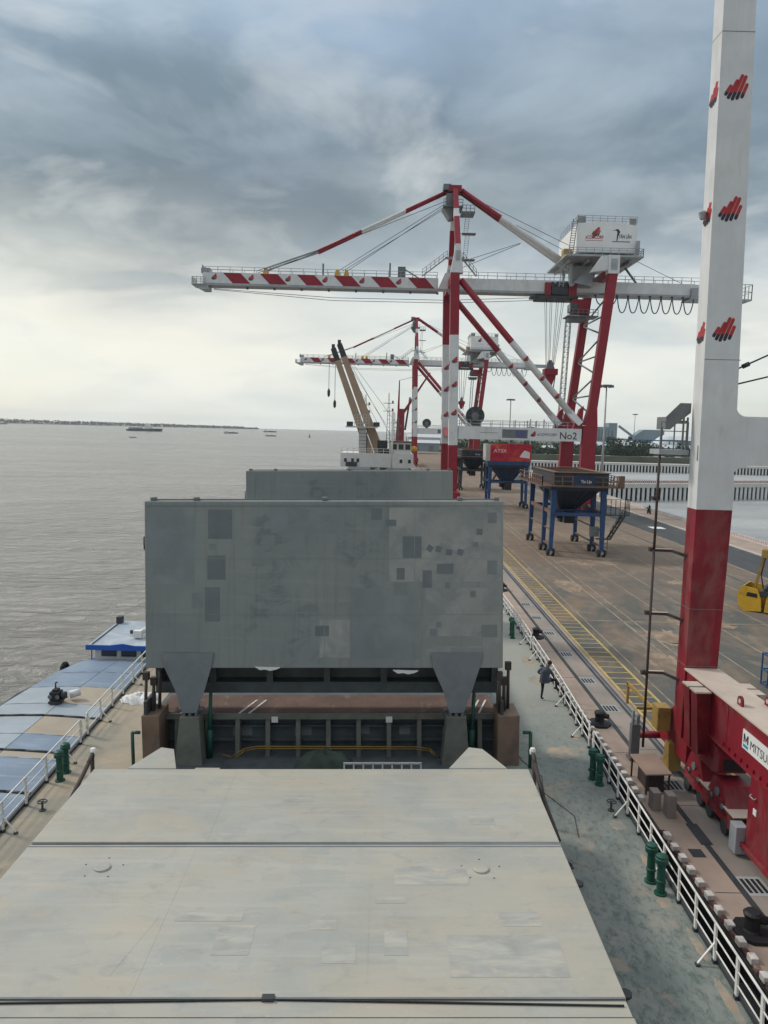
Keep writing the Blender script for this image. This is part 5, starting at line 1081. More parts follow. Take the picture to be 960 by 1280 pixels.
        mb = MB(); mb.prism([(X1 - 1.6, ys[0] - .64, tray + 1.5), (X1 + .3, ys[0] - .64, tray + 1.3), (X1 + .3, ys[0] - .64, tray + 2.4), (X1 - .7, ys[0] - .64, tray + 2.8), (X1 - 1.2, ys[0] - .64, tray + 2.2)], (0, .01, 0)); mb.build('picture', 'letter_white', bn)
        mb = MB(); mb.box(X0 - .8, X0 - .12, ys[0] - .6, ys[-1] + .5, tray + .7, tray + 3.8); mb.build('side_wall', 'concrete_pale', t)
    return t
def f_ban(k, b, pos):
    n = k.noise(k.mapping(pos, (1, 1, 1.4)), .55, 4, .55, .6)
    c = k.ramp(n, [(.35, (.42, .015, .05)), (.52, (.55, .04, .06)), (.60, (.55, .10, .05)), (.72, (.62, .28, .28))]); k.put(b.inputs['Base Color'], c)
surf_mat('banner_red', f_ban, .5, .3)
hopper(19.6, 25.5, (87.9, 92.1, 100.4), 'nearest blue cargo hopper with dark rusty tray and side stairs, standing on wheels', ('hopper_blue', 'hopper_navy', 'hopper_rust'))
hopper(19.9, 26.8, (143.0, 147.0), 'bright blue cargo hopper carrying a red banner', ('hopper_blue', 'hopper_navy', 'hopper_blue'), True)
hopper(18.7, 25.0, (183.5, 188, 194), 'dark rusty cargo hopper left of the one with the red banner', ('hopper_dark', 'hopper_navy', 'hopper_dark'))
# ------------------------------------------------------------------ barge alongside to port
def barge():
    t = thing('barge', 'blue-grey covered cargo barge with a low blue-edged wheelhouse, moored on the river side', 'barge', (-16.5, 36, WATER), None)
    L = [(-19.6, 8), (-19.6, 34), (-19.5, 40), (-19.1, 44), (-18.4, 47), (-17.6, 53), (-16.6, 57), (-14.0, 57), (-13.45, 52), (-13.35, 8)]
    mb = MB(); mb.prism([(x, y, WATER - 1.5) for x, y in L], (0, 0, 2.6)); mb.build('hull', 'barge_hull', t)
    mb = MB(); mb.prism([(x, y, WATER + 1.1) for x, y in L], (0, 0, .35)); mb.build('gunwale', 'barge_blue', t)
    lx = lambda y: interp([(-19.35, 8), (-19.35, 34), (-19.25, 39), (-18.75, 43.4), (-18.0, 46.2)], y)
    def cz(u): return -.62 + .13 * (1 - abs(2 * u - .95) ** 1.5)
    rows = ((10, 17.8, .0, 'bb'), (18.0, 24.6, .04, 'bb'), (24.75, 28.8, .0, 'pb'), (28.95, 31.9, .02, 'bb'), (31.9, 32.5, .022, 'bs'), (32.65, 34.4, .05, 'pb'), (34.4, 36.55, .052, 'ps'), (36.75, 38.3, .09, 'pp'), (38.3, 40.9, .09, 'ps'), (40.95, 43.4, .12, 'bb'), (43.45, 45.9, .15, 'bb'))
    for (y0, y1, hz, cs) in rows:
        n = len(cs)
        for q, c in enumerate(cs):
            u0, u1 = q / n + (.004 if q else 0), (q + 1) / n - (.004 if q < n - 1 else 0); mb = MB(); g = []
            for y in (y0, y1): g.append([V((lx(y) + (-13.5 - lx(y)) * (u0 + (u1 - u0) * k / 3), y, cz(u0 + (u1 - u0) * k / 3) + hz * .4 + .006 * (q % 2))) for k in range(4)])
            dn = V((0, 0, -.35))
            for k in range(3): mb.face([g[0][k], g[0][k + 1], g[1][k + 1], g[1][k]])
            for r in g:
                for k in range(3): mb.face([r[k], r[k + 1], r[k + 1] + dn, r[k] + dn])
            for e in (0, 3): mb.face([g[0][e], g[1][e], g[1][e] + dn, g[0][e] + dn])
            mb.build('cargo_cover', {'b': 'cover_blue', 'p': 'cover_pale', 's': 'cover_sand'}[c], t)
        if y1 in (28.8, 32.5, 36.55):
            mb = MB(); mb.pipe([(lx(y1) + (-13.5 - lx(y1)) * k / 6, y1 + .07, cz(k / 6) + hz * .4 + .03) for k in range(7)], .06, 6); mb.build('edge_bar', 'steel_dark', t)
        elif y1 > 25: mb = MB(); mb.pipe([(lx(y1) + (-13.5 - lx(y1)) * k / 6, y1, cz(k / 6) + hz * .4 + .012) for k in range(7)], .018, 5); mb.build('sheet_lap', 'cover_pale', t)
    mb = MB(); mb.prism([(-19.4, 8, WATER + 1.45), (-19.4, 40, WATER + 1.45), (-18.2, 46, WATER + 1.45), (-13.6, 46, WATER + 1.45), (-13.6, 8, WATER + 1.45)], (0, 0, .42)); mb.build('hold_coaming', 'barge_hull', t)
    # wheelhouse: walls, windows, overhanging roof with bright blue fascia
    mb = MB(); mb.box(-17.5, -13.7, 46.3, 51.5, -1.2, .15); wh = mb.build('wheelhouse', 'ship_white', t)
    for k in range(3):
        x = -17.1 + k * 1.22; mb = MB(); mb.box(x, x + .92, 46.24, 46.3, -.36, .04); wf = mb.build('window', 'steel_dark', wh)
        mb = MB(); mb.box(x + .06, x + .86, 46.22, 46.24, -.31, .0); mb.build('pane', 'glass', wf)
    mb = MB(); mb.hexa([(-17.9, 46.0, .16), (-13.5, 46.0, .16), (-13.5, 51.6, .25), (-17.9, 51.6, .25)], [(-17.85, 46.05, .40), (-13.5, 46.05, .40), (-13.5, 51.6, .5), (-17.85, 51.6, .5)]); rf = mb.build('roof', 'barge_roof', wh)
    mb = MB(); mb.box(-17.95, -13.45, 45.93, 46.0, .10, .40); mb.prism([(-16.6, 45.92, .39), (-14.9, 45.92, .39), (-15.7, 45.92, .52)], (0, .1, 0)); mb.build('fascia', 'barge_blue', rf)
    mb = MB(); mb.beam((-17.6, 46.1, .43), (-17.6, 51.6, .54), .05, .05); mb.box(-17.75, -17.4, 50.8, 51.3, .5, .95); mb.lathe((-15.9, 48.3, .54), [(.1, 0), (.1, .2), (0, .24)], 8); mb.build('roof_fitting', 'steel_dark', rf)
    mb = MB(); mb.tube((-15.2, 47.7, .75), (-14.4, 50.0, .95), .18, .16, 10); mb.box(-15.5, -15.0, 47.4, 47.8, .5, .95); mb.beam((-15.8, 48.4, .62), (-14.0, 48.2, .62), .08, .06); mb.build('white_hailer', 'rail_white', rf)
    mb = MB(); mb.beam((-17.75, 46.4, -1.1), (-17.75, 46.4, .15), .05, .05); mb.build('roof_post', 'steel_dark', wh)
    for (x, y) in ((-18.95, 45.2),):
        mb = MB(); n = 12
        for k in range(n): a0, a1 = 2 * math.pi * k / n, 2 * math.pi * (k + 1) / n; mb.tube((x, y + .38 * math.cos(a0), -.95 + .38 * math.sin(a0)), (x, y + .38 * math.cos(a1), -.95 + .38 * math.sin(a1)), .14, None, 7)
        mb.build('tyre_fender', 'rubber', t)
barge()
# engine-driven pump on the barge's cover, with a white drum beside it
t = thing('pump', 'black engine pump with an upright exhaust on the barge cover', 'pump', (-16.55, 38.3, -.36))
def sc_pump(m):
    o_ = V((-16.55, 38.3, -.40)); m.v = [o_ + (q_ - o_) * .78 for q_ in m.v]; return m
mb = MB(); mb.box(-16.9, -16.15, 37.95, 38.75, -.42, -.26); sc_pump(mb).build('skid', 'steel_dark', t)
mb = MB(); mb.box(-16.85, -16.2, 38.0, 38.7, -.22, .36); mb.box(-16.7, -16.35, 38.1, 38.6, .36, .52); en = sc_pump(mb).build('engine', 'black', t, bevel=.03)
mb = MB(); mb.tube((-16.2, 38.35, .05), (-15.85, 38.45, .08), .26, .22, 12); sc_pump(mb).build('pump_body', 'steel_dark', t)
mb = MB(); mb.pipe([(-16.62, 38.5, .5), (-16.62, 38.5, .85), (-16.5, 38.5, .9)], .05, 7); sc_pump(mb).build('exhaust', 'steel_dark', t)
for q in (-16.8, -16.3): mb = MB(); mb.tube((q, 37.97, .06), (q, 38.0, .06), .14, None, 12); sc_pump(mb).build('pulley', 'steel_mid', en)
mb = MB(); mb.tube((-16.05, 38.8, -.17), (-15.6, 39.1, -.1), .2, .19, 14); tag(mb.build('drum', 'cloth_white'), 'white plastic drum lying beside the black pump on the barge', 'drum')

# ------------------------------------------------------------------ things along the quay edge
def bollard(y, lab):
    t = thing('bollard', lab, 'bollard', (10.85, y, 0), 'black mooring bollards on the quay edge')
    mb = MB(); mb.prism([(10.85 + .55 * math.cos(a) * 1.0, y + .62 * math.sin(a), .0) for a in [k * math.pi / 4 + .39 for k in range(8)]], (0, 0, .10)); mb.build('base', 'black', t)
    mb = MB(); mb.lathe((10.85, y, .1), [(.27, 0), (.23, .06), (.21, .34), (.25, .42), (.27, .50), (.20, .57), (0, .58)], 14); mb.tube((10.85, y, .47), (11.28, y - .1, .43), .16, .11, 10); mb.build('post', 'black', t)
for y, l in ((20.5, 'nearest black mooring bollard on a plate, at the bottom right beside the big red crane'), (36.1, 'black mooring bollard between the person and the grey shelter table'), (51.8, 'small black mooring bollard beyond the person, near the upright hatch cover'), (67.4, 'farthest black mooring bollard, just past the corner of the upright hatch cover')): bollard(y, l)
# canopy over a switch cabinet, just outside the railing
t = thing('canopy', 'flat brown-topped canopy on posts over the quay edge beside the railing', 'canopy', (11.1, 29.8, 0))
mb = MB(); mb.prism([(10.52, 30.55, .86), (11.62, 30.65, .86), (11.66, 28.85, .80), (10.60, 28.75, .80)], (0, 0, .06)); mb.build('roof', 'dusty_brown', t, bevel=.01)
for x, y in ((10.60, 30.45), (11.56, 30.5), (10.66, 28.85), (11.58, 28.95)): mb = MB(); mb.beam((x, y, 0), (x, y, .82), .06, .06); mb.build('post', 'post_dark', t)
mb = MB(); mb.box(10.8, 11.45, 29.1, 30.3, .0, .68); tag(mb.build('switch_cabinet', 'post_dark', bevel=.02), 'dark cabinet standing under the brown-topped canopy', 'cabinet')
for k, (x, y) in enumerate(((10.62, 27.75), (10.98, 27.2))):
    mb = MB(); mb.box(x - .17, x + .15, y - .24, y + .24, 0, .72 + .16 * k); t = mb.build('grey_box', 'slab_grey', bevel=.02); tag(t, ('taller grey box, the one nearer the viewer in front of the canopy' if k else 'shorter grey box right in front of the canopy, half hidden by the railing'), 'box', 'grey boxes by the canopy')

# yellow clamshell grabs parked on the apron
def grab(x, y, rz, lab, arms):
    t = thing('grab_bucket', lab, 'grab bucket', (x, y, 0), None)
    for s in (-1, 1):
        prof = [(.10, 0.15), (1.45, .0), (1.95, .65), (2.0, 1.5), (1.6, 2.1), (.5, 1.95), (.18, 1.1)]
        mb = MB(); P = lambda yy: [(x + s * a, y + yy, b) for a, b in prof]
        for yy in (-1.25, 1.17): mb.prism(P(yy), (0, .08, 0))
        for (a0, b0), (a1, b1) in list(zip(prof[:-1], prof[1:]))[1:4]: mb.hexa([(x + s * a0, y - 1.17, b0), (x + s * a1, y - 1.17, b1), (x + s * (a1 - .07), y - 1.17, b1), (x + s * (a0 - .07), y - 1.17, b0)], [(x + s * a0, y + 1.17, b0), (x + s * a1, y + 1.17, b1), (x + s * (a1 - .07), y + 1.17, b1), (x + s * (a0 - .07), y + 1.17, b0)])
        sh = mb.build('shell', 'yellow', t)
        mb = MB(); mb.prism([(x + s * a, y - 1.262, b) for a, b in ((.45, 1.22), (1.30, 1.28), (1.22, 1.62), (.5, 1.55))], (0, .011, 0)); mb.build('opening', 'black', sh)  # solid black plate painted for the dark inside of a hole
        mb = MB(); mb.hexa([(x + s * .12, y - 1.16, .14), (x + s * 1.4, y - 1.16, .03), (x + s * 1.1, y + 1.16, .03), (x + s * .10, y + 1.16, .14)], [(x + s * .12, y - 1.16, .2), (x + s * 1.1, y - 1.16, .1), (x + s * 1.1, y + 1.16, .1), (x + s * .12, y + 1.16, .2)]); mb.build('cutting_lip', 'steel_dark', sh)
        mb = MB(); mb.beam((x + s * .95, y, 1.8), (x + s * .4, y, arms), .2, .25); mb.build('arm', 'ochre', t)
    mb = MB(); mb.box(x - .55, x + .55, y - .5, y + .5, arms - .2, arms + .5); mb.build('head_block', 'ochre', t, bevel=.04)
    mb = MB(); mb.box(x - .4, x + .4, y - 1.0, y + 1.0, 1.3, 1.75)
    for q in (-.5, 0, .5): mb.tube((x - .15, y + q, 1.9), (x + .15, y + q, 1.9), .28, None, 12)
    mb.build('lower_block', 'steel_dark', t)
    mb = MB()
    for q in (-.25, .25): mb.pipe([(x + q, y - .3, 1.9), (x + q * 1.8, y - .5, 3.0), (x + q, y - .2, arms)], .05, 6)
    mb.build('hose', 'rubber', t); t.rotation_euler = (0, 0, rz); return t
grab(31.7, 61.8, R(-38), 'yellow clamshell grab bucket standing open on the apron at the right edge', 4.6)
# blue cage beyond the sill beam
t = thing('cage', 'small blue tubular cage standing behind the red sill beam at the right edge', 'cage', (22.3, 42.0, 0))
mb = MB(); x0, x1, y0, y1 = 22.1, 23.9, 41.5, 43.0
for z in (.1, .9, 1.8): 
    for (p, q) in (((x0, y0), (x1, y0)), ((x0, y1), (x1, y1)), ((x0, y0), (x0, y1)), ((x1, y0), (x1, y1))): mb.beam((*p, z), (*q, z), .07, .07)
mb.build('cage_rail', 'hopper_blue', t)
for (x, y) in ((x0, y0), (x1, y0), (x0, y1), (x1, y1), (x0, (y0 + y1) / 2), ((x0 + x1) / 2, y0)): mb = MB(); mb.beam((x, y, 0), (x, y, 1.85), .07, .07); mb.build('cage_post', 'hopper_blue', t)

# ------------------------------------------------------------------ the person leaning on the railing
def skin_chain(verts, edges, radii, mat, name, parent=None, subdiv=2, root=0):
    me = bpy.data.meshes.new(name); me.from_pydata([tuple(v) for v in verts], edges, [])
    o = bpy.data.objects.new(name, me); COL.objects.link(o)
    sk = o.modifiers.new('skin', 'SKIN'); sk.use_smooth_shade = True; sk.branch_smoothing = .6
    for i, r in enumerate(radii):
        d = me.skin_vertices[0].data[i]; d.radius = r if isinstance(r, tuple) else (r, r); d.use_root = (i == root)
    sb = o.modifiers.new('sub', 'SUBSURF'); sb.levels = sb.render_levels = subdiv
    bpy.context.view_layer.update()
    ev = o.evaluated_get(bpy.context.evaluated_depsgraph_get()); m2 = bpy.data.meshes.new_from_object(ev)
    bpy.data.objects.remove(o); bpy.data.meshes.remove(me)
    if mat: m2.materials.clear(); m2.materials.append(M[mat])
    for p in m2.polygons: p.use_smooth = True
    return m2
def person():
    B = on_ship(8.10, 36.62, DZ)
    # one continuous body: pelvis root, spine, head, arms, legs.  +x is towards the railing, +y away from the viewer
    J = dict(pelvis=(.10, .02, .93), waist=(.08, .03, 1.08), chest=(.12, .05, 1.28), neck=(.20, .06, 1.47), jaw=(.26, .05, 1.55), head=(.285, .05, 1.66), crown=(.285, .05, 1.75),
             shL=(-.06, .08, 1.41), elL=(-.16, .22, 1.20), wrL=(-.05, .42, 1.07), haL=(.0, .50, 1.05),
             shR=(.32, .02, 1.38), elR=(.46, -.02, 1.14), wrR=(.52, .16, 1.00), haR=(.55, .24, .98),
             hipL=(.02, .03, .88), knL=(.03, .04, .50), anL=(-.02, .0, .10), toL=(.10, .08, .05),
             hipR=(.22, .02, .90), knR=(.60, .06, .92), anR=(.66, .10, .50), toR=(.78, .14, .42))
    J = {k_: tuple(c_ * 1.12 for c_ in v_) for k_, v_ in J.items()}
    keys = list(J); idx = {k: i for i, k in enumerate(keys)}
    vs = [B + V(J[k]) for k in keys]
    E_ = [('pelvis', 'waist'), ('waist', 'chest'), ('chest', 'neck'), ('neck', 'jaw'), ('jaw', 'head'), ('head', 'crown'), ('chest', 'shL'), ('shL', 'elL'), ('elL', 'wrL'), ('wrL', 'haL'), ('chest', 'shR'), ('shR', 'elR'), ('elR', 'wrR'), ('wrR', 'haR'),
          ('pelvis', 'hipL'), ('hipL', 'knL'), ('knL', 'anL'), ('anL', 'toL'), ('pelvis', 'hipR'), ('hipR', 'knR'), ('knR', 'anR'), ('anR', 'toR')]
    rad = dict(pelvis=.155, waist=.15, chest=.17, neck=.058, jaw=.068, head=.095, crown=.07, shL=.085, elL=.058, wrL=.042, haL=.038, shR=.085, elR=.058, wrR=.042, haR=.038, hipL=.105, knL=.062, anL=.045, toL=.042, hipR=.105, knR=.066, anR=.045, toR=.042)
    m = skin_chain(vs, [(idx[a], idx[b]) for a, b in E_], [rad[k] * 1.12 for k in keys], None, 'person')
    for mt in ('skin', 'jacket', 'trousers', 'black'): m.materials.append(M[mt])
    cB = B
    for p in m.polygons:
        c = (p.center - cB) / 1.12
        z = c.z; mi = 0
        leg = z < .90 or (c.x > .34 and z < 1.0 and c.y < .12 and z < 1.02 and c.x > .36 and not (c.x < .6 and z > .99))
        if z > 1.49: mi = 0
        elif leg and not (abs(c.y - .45) < .12 and c.x < .2): mi = 2
        else: mi = 1
        if z < .10 or (c.x > .62 and z < .50): mi = 3
        for h in ('haL', 'haR'):
            if (c - V(J[h]) / 1.12).length < .085: mi = 0
        p.material_index = mi
    o = bpy.data.objects.new('person', m)
    m.transform(Matrix.Translation(-B)); put(o, B)
    tag(o, 'person in a grey-blue jacket and black trousers at the white railing, one foot raised', 'person')
    # jacket hem, hood, hair, ears, fingers
    mb = MB(); cx, cy = B.x + .10, B.y + .03
    for (z0, a0, b0), (z1, a1, b1) in zip([(.80, .235, .175), (.92, .225, .17), (1.12, .205, .17), (1.30, .235, .18), (1.40, .20, .15), (1.46, .11, .10)][:-1], [(.92, .225, .17), (1.12, .205, .17), (1.30, .235, .18), (1.40, .20, .15), (1.46, .11, .10)]):
        n = 16; off = lambda z: .0 + max(0, z - 1.1) * .22
        A = [V((cx + off(z0) + a0 * math.cos(2 * math.pi * k / n), cy + b0 * math.sin(2 * math.pi * k / n), B.z + z0)) for k in range(n)]; C = [V((cx + off(z1) + a1 * math.cos(2 * math.pi * k / n), cy + b1 * math.sin(2 * math.pi * k / n), B.z + z1)) for k in range(n)]
        for k in range(n): j = (k + 1) % n; mb.face([A[k], A[j], C[j], C[k]], 0, True)
    mb.v = [B + (q_ - B) * 1.12 for q_ in mb.v]; mb.build('jacket', 'jacket', o)
    hd = B + V((.285, .05, 1.66))
    mb = MB(); rows = []
    for i in range(7):
        th = i / 6 * 1.75; rows.append([hd + V((math.sin(th) * .108 * math.cos(2 * math.pi * k / 14), math.sin(th) * .118 * math.sin(2 * math.pi * k / 14), .01 + math.cos(th) * .125)) for k in range(14)])
    for i in range(6):
        for k in range(14):
            j = (k + 1) % 14
            c = (rows[i][k] + rows[i + 1][j]) / 2 - hd
            if i >= 4 and c.x > .04 and c.y > -.02: continue           # leave the face free
            mb.face([rows[i][k], rows[i][j], rows[i + 1][j], rows[i + 1][k]], 0, True)
    mb.v = [B + (q_ - B) * 1.12 for q_ in mb.v]; mb.build('hair', 'hair', o)
    mb = MB()
    for s in (-1, 1): mb.lathe(hd + V((.0, s * .105, -.04)), [(0, -.03), (.018, -.02), (.022, .01), (0, .035)], 7)
    mb.lathe(hd + V((.10, .035, -.05)), [(0, -.02), (.018, -.012), (.008, .03), (0, .035)], 6); mb.v = [B + (q_ - B) * 1.12 for q_ in mb.v]; mb.build('ears_and_nose', 'skin', o, kind='stuff')
    mb = MB()
    for h, d in (('haL', V((.12, .10, -.06))), ('haR', V((.10, .10, -.05)))):
        p = B + V(J[h])
        for q in range(4):
            o_ = V((-.03 + q * .02, .02 - q * .012, .0)); a = p + o_ + d * .15; b_ = a + d * (.32 + .05 * (q in (1, 2))); c_ = b_ + V((.01, .0, -.04)); mb.tube(a, b_, .0095, .009, 6); mb.tube(b_, c_, .009, .0075, 6)
        mb.tube(p + V((-.03, -.01, 0)), p + V((-.045, .035, -.03)), .011, .009, 6)
    mb.build('fingers', 'skin', o, kind='stuff')
person()

# ------------------------------------------------------------------ ship moored ahead, with tan derricks
def ship_ahead():
    Y = 172
    t = thing('cargo_ship', 'white cargo ship moored ahead with twin tan derricks raised and a cluttered mast', 'ship', (-1.5, Y, WATER))
    mb = MB(); L = [(-10, Y), (-10, 250), (-1.5, 270), (7.2, 250), (7.2, Y), (5.5, Y - 5), (-8, Y - 5)]; mb.prism([(x, y, WATER - 3) for x, y in L], (0, 0, 8.5)); mb.build('hull', 'hull', t)
    mb = MB(); mb.box(-9.6, 6.8, Y + 1, Y + 16, 5.5, 8.6); sp = mb.build('deckhouse', 'ship_white', t)
    mb = MB(); mb.box(1.6, 6.2, Y + 1.5, Y + 9, 8.6, 11.2); mb.box(1.3, 6.5, Y + 1.2, Y + 9.3, 11.2, 11.45, 1); wh = mb.build('wheelhouse', ['ship_white', 'rusty'], sp)
    for x in (1.9, 3.4, 4.9): mb = MB(); mb.box(x, x + 1.1, Y + 1.42, Y + 1.5, 9.6, 10.8); mb.build('window', 'glass', wh)
    for x in (-8.8, -7.2, -6.0, 3.7, 5.6): mb = MB(); mb.box(x, x + .6, Y + .92, Y + 1, 6.6, 7.4); mb.build('window', 'glass', sp)
    mb = MB(); mb.rail([(-9.5, Y + 1.1, 8.6), (1.4, Y + 1.1, 8.6)], 1.1, 1.4, .06)
    mb.build('deck_rail', 'rail_white', sp)
    # tripod and column
    mb = MB(); mb.box(-5.6, -4.0, Y + 2, Y + 3.6, 6, 14.3); mb.box(-3.9, -3.7, Y + 2, Y + 2.4, 6, 14.3, 1); cl = mb.build('column', ['concrete_pale', 'steel_dark'], t)
    z = 6.6
    mb = MB()
    while z < 14: mb.box(-5.65, -3.95, Y + 1.95, Y + 2.0, z, z + .12); z += .8
    mb.build('rungs', 'steel_mid', cl, kind='stuff')
    mb = MB(); mb.box(-8.6, -1.4, Y + 1.4, Y + 4.4, 14.3, 14.6); mb.rail([(-6.6, Y + 1.5, 14.6), (-3.4, Y + 1.5, 14.6)], 2.6, .7, .06, mids=3)
    for x in (-8.4, -2.4): mb.box(x, x + 1.4, Y + 1.5, Y + 2.5, 14.6, 15.6, 1)
    mb.build('crosstree', ['concrete_pale', 'steel_dark'], t)
    for (xb, xt, zt, w) in ((.6, -10.6, 33.0, 2.4), (-1.9, -11.95, 32.0, 1.9)):
        a, b = V((xb, Y + 6, 5.0)), V((xt, Y + 5, zt)); mb = MB(); mb.beam(a, b, w, w, up=(0, 1, 0), w1=1.2, h1=1.2, segs=[(0, .90, 0), (.90, 1, 1)]); mb.box(xt - .35, xt + .35, Y + 4.6, Y + 5.4, zt - .2, zt + .9, 1); mb.build('derrick', ['derrick', 'steel_dark'], t)
    mb = MB()
    for (xt, zt, ze) in ((-11.4, 32.6, 20.5), (-12.8, 32.8, 23)):
        mb.tube((xt, Y + 5, zt - 3), (xt, Y + 5, ze), .06, None, 5); mb.lathe((xt, Y + 5, ze - 2), [(0, 0), (.3, .4), (.35, 1.4), (.1, 2), (0, 2)], 8)
    mb.build('cargo_hook', 'steel_dark', t)
    mb = MB()
    for (p, q) in (((-10.3, 32.5), (2, 12)), ((-10.1, 32), (4, 14)), ((-8, 27), (-1, 14.5)), ((-9.4, 30), (.5, 15))): mb.tube((p[0], Y + 5, p[1]), (q[0], Y + 5, q[1]), .04, None, 5)
    mb.build('topping_lift', 'cable', t)
    mb = MB()
    for (x, h, w) in ((1.0, 22.5, .5), (-4.4, 22.0, .45), (2.4, 18.0, .25), (3.3, 17, .2)):
        for s in (-1, 1): mb.tube((x + s * w, Y + 8, 8.6 if x > 0 else 14.6), (x + s * .08, Y + 8, h), .09, .05, 5)
        z = 11.0 if x > 0 else 15.5
        while z < h - 1: u = (z - 9) / (h - 9); ww = w * (1 - u) + .1; mb.beam((x - ww, Y + 8, z), (x + ww, Y + 8, z), .08, .08); z += .9
        for z in (h - 2.4, h - 4.2): mb.beam((x - 1.6 * (w + .3), Y + 8, z), (x + 1.6 * (w + .3), Y + 8, z), .1, .12); mb.box(x + w + .2, x + w + .6, Y + 7.8, Y + 8.2, z, z + .6)
    mb.build('signal_mast', 'steel_mid', t)
    mb = MB(); mb.tube((1.9, Y + 1.2, 4), (1.9, Y + 1.2, 18), .28, .22, 8); mb.build('white_mast', 'rail_white', t)
    mb = MB(); mb.lathe((6.9, Y + 1.4, 9.2), [(0, 0), (.6, .2), (.75, .65), (.6, 1.1), (0, 1.3)], 12); mb.build('life_ring_drum', 'yellow', sp)
    mb = MB(); mb.box(-8.4, -5.9, Y + .6, Y + 2, 5.6, 6.6); mb.box(-1.4, .9, Y + 4.5, Y + 8, 8.7, 11.5); mb.box(-.6, 1.5, Y + 3, Y + 5, 8.6, 9.6); mb.build('winch', 'steel_dark', t)
ship_ahead()
# small red slewing crane beyond it
t = thing('harbour_crane', 'slim red slewing crane with raised jib beyond the moored white ship', 'crane', (6.6, 330, 0))
mb = MB(); mb.hexa([(4.6, 329, WATER), (8.6, 329, WATER), (8.6, 333, WATER), (4.6, 333, WATER)], [(5.6, 330, 23), (8.6, 330, 23), (8.6, 332, 23), (5.6, 332, 23)]); mb.build('tower', 'crane_red', t)
mb = MB(); mb.beam((6.0, 331, 23), (6.1, 331, 35), .9, .9, w1=.4, h1=.4); mb.build('mast', 'crane_red', t)
mb = MB(); mb.beam((8.2, 331, 21.5), (19.0, 331, 38.5), 1.2, 1.2, w1=.6, h1=.6); mb.build('jib', 'crane_red', t)
mb = MB(); mb.tube((6.1, 331, 35), (18.8, 331, 38.4), .08, None, 5); mb.tube((9, 331, 14), (10.8, 331, 28), .4, None, 6); mb.build('jib_rope', 'cable', t)

# ------------------------------------------------------------------ lamp posts, jetties, far bank, river traffic
def lamp_post(x, y, h, lab, z0=0.0):
    t = thing('lamp_post', lab, 'lamp post', (x, y, z0), 'tall lamp masts')
    s = h / 26
    mb = MB(); mb.tube((x, y, z0), (x, y, z0 + h), .34 * s, .16 * s, 10); mb.build('mast', 'crane_grey', t)
    mb = MB(); mb.tube((x, y, z0 + h - .1), (x, y, z0 + h + .25), 1.3 * s, 1.3 * s, 12); 
    for k in range(8): a = k * math.pi / 4; mb.box(x + 1.4 * s * math.cos(a) - .25, x + 1.4 * s * math.cos(a) + .25, y + 1.4 * s * math.sin(a) - .25, y + 1.4 * s * math.sin(a) + .25, z0 + h - .35, z0 + h + .15)
    mb.build('lamp_ring', 'steel_mid', t)
lamp_post(49.6, 174, 25, 'nearest tall grey lamp mast, just right of the No2 crane'); lamp_post(49.6, 305, 27, 'lamp mast seen over the portal beam of the No2 crane'); lamp_post(49.8, 262, 16, 'thinnest and shortest lamp mast, over the right end of the portal beam')
lamp_post(162, 500, 28, 'distant lamp mast by the grey silos on the far bank')

def jetty(x0, x1, y0, y1, wid, top, piles, lab, fence):
    """a deck on a row of piles"""
    a, b = V((x0, y0, 0)), V((x1, y1, 0)); d = (b - a).normalized(); n = V((-d.y, d.x, 0))
    t = thing('jetty', lab, 'jetty', (x0, y0, WATER), 'piled jetties across the basin')
    mb = MB(); mb.hexa([a + V((0, 0, top - 1.0)), b + V((0, 0, top - 1.0)), b + n * wid + V((0, 0, top - 1.0)), a + n * wid + V((0, 0, top - 1.0))], [a + V((0, 0, top)), b + V((0, 0, top)), b + n * wid + V((0, 0, top)), a + n * wid + V((0, 0, top))]); dk = mb.build('deck', 'concrete_pale', t)
    L = (b - a).length; m = int(L / piles)
    src = None
    for row in (0, 1):
        for k in range(m):
            p = a + d * (k + .5) * piles + n * (.5 + row * (wid - 1))
            if row == 0:
                if src is None: mb = MB(); mb.box(p.x - piles * .22, p.x + piles * .22, p.y - .25, p.y + .25, WATER - 2, top - 1.0); src = mb.build('pile', 'pile_white', t)
                elif k < 290: inst(src, (p.x, p.y, WATER - 2), t)
    mb = MB(); q = n * (wid * .6); mb.hexa([a + q + V((0, 0, WATER - 1)), b + q + V((0, 0, WATER - 1)), b + q * 1.1 + V((0, 0, WATER - 1)), a + q * 1.1 + V((0, 0, WATER - 1))], [a + q + V((0, 0, top - 1)), b + q + V((0, 0, top - 1)), b + q * 1.1 + V((0, 0, top - 1)), a + q * 1.1 + V((0, 0, top - 1))]); mb.build('pile_gap_shade', 'black', t)  # black sheet added as the shade under the deck, between the piles
    if fence:
        fw = fr = None
        for k in range(int(L / .62)):
            p = a + d * k * .62 + n * .3
            if fw is None:
                mb = MB(); mb.box(p.x - .15, p.x + .15, p.y - .08, p.y + .08, top, top + 1.05); fw = mb.build('fence_post', 'marker_white', dk)
            else: inst(fw, (p.x, p.y, top), dk)
        mb = MB(); mb.beam(a + n * .3 + V((0, 0, top + .55)), b + n * .3 + V((0, 0, top + .42)), .10, .5); mb.build('fence_bar', 'marker_red', dk)
    return t
jetty(44, 126, 187, 219, 7, 1.9, 1.5, 'near concrete jetty with white piles and a red and white fence', True)
jetty(52, 190, 352, 352, 8, 1.6, 1.5, 'far long concrete jetty with many dark-gapped piles', False)
jetty(190, 330, 352, 350, 8, 1.6, 1.5, 'farther part of the concrete jetty, at the right behind the crane leg', False)
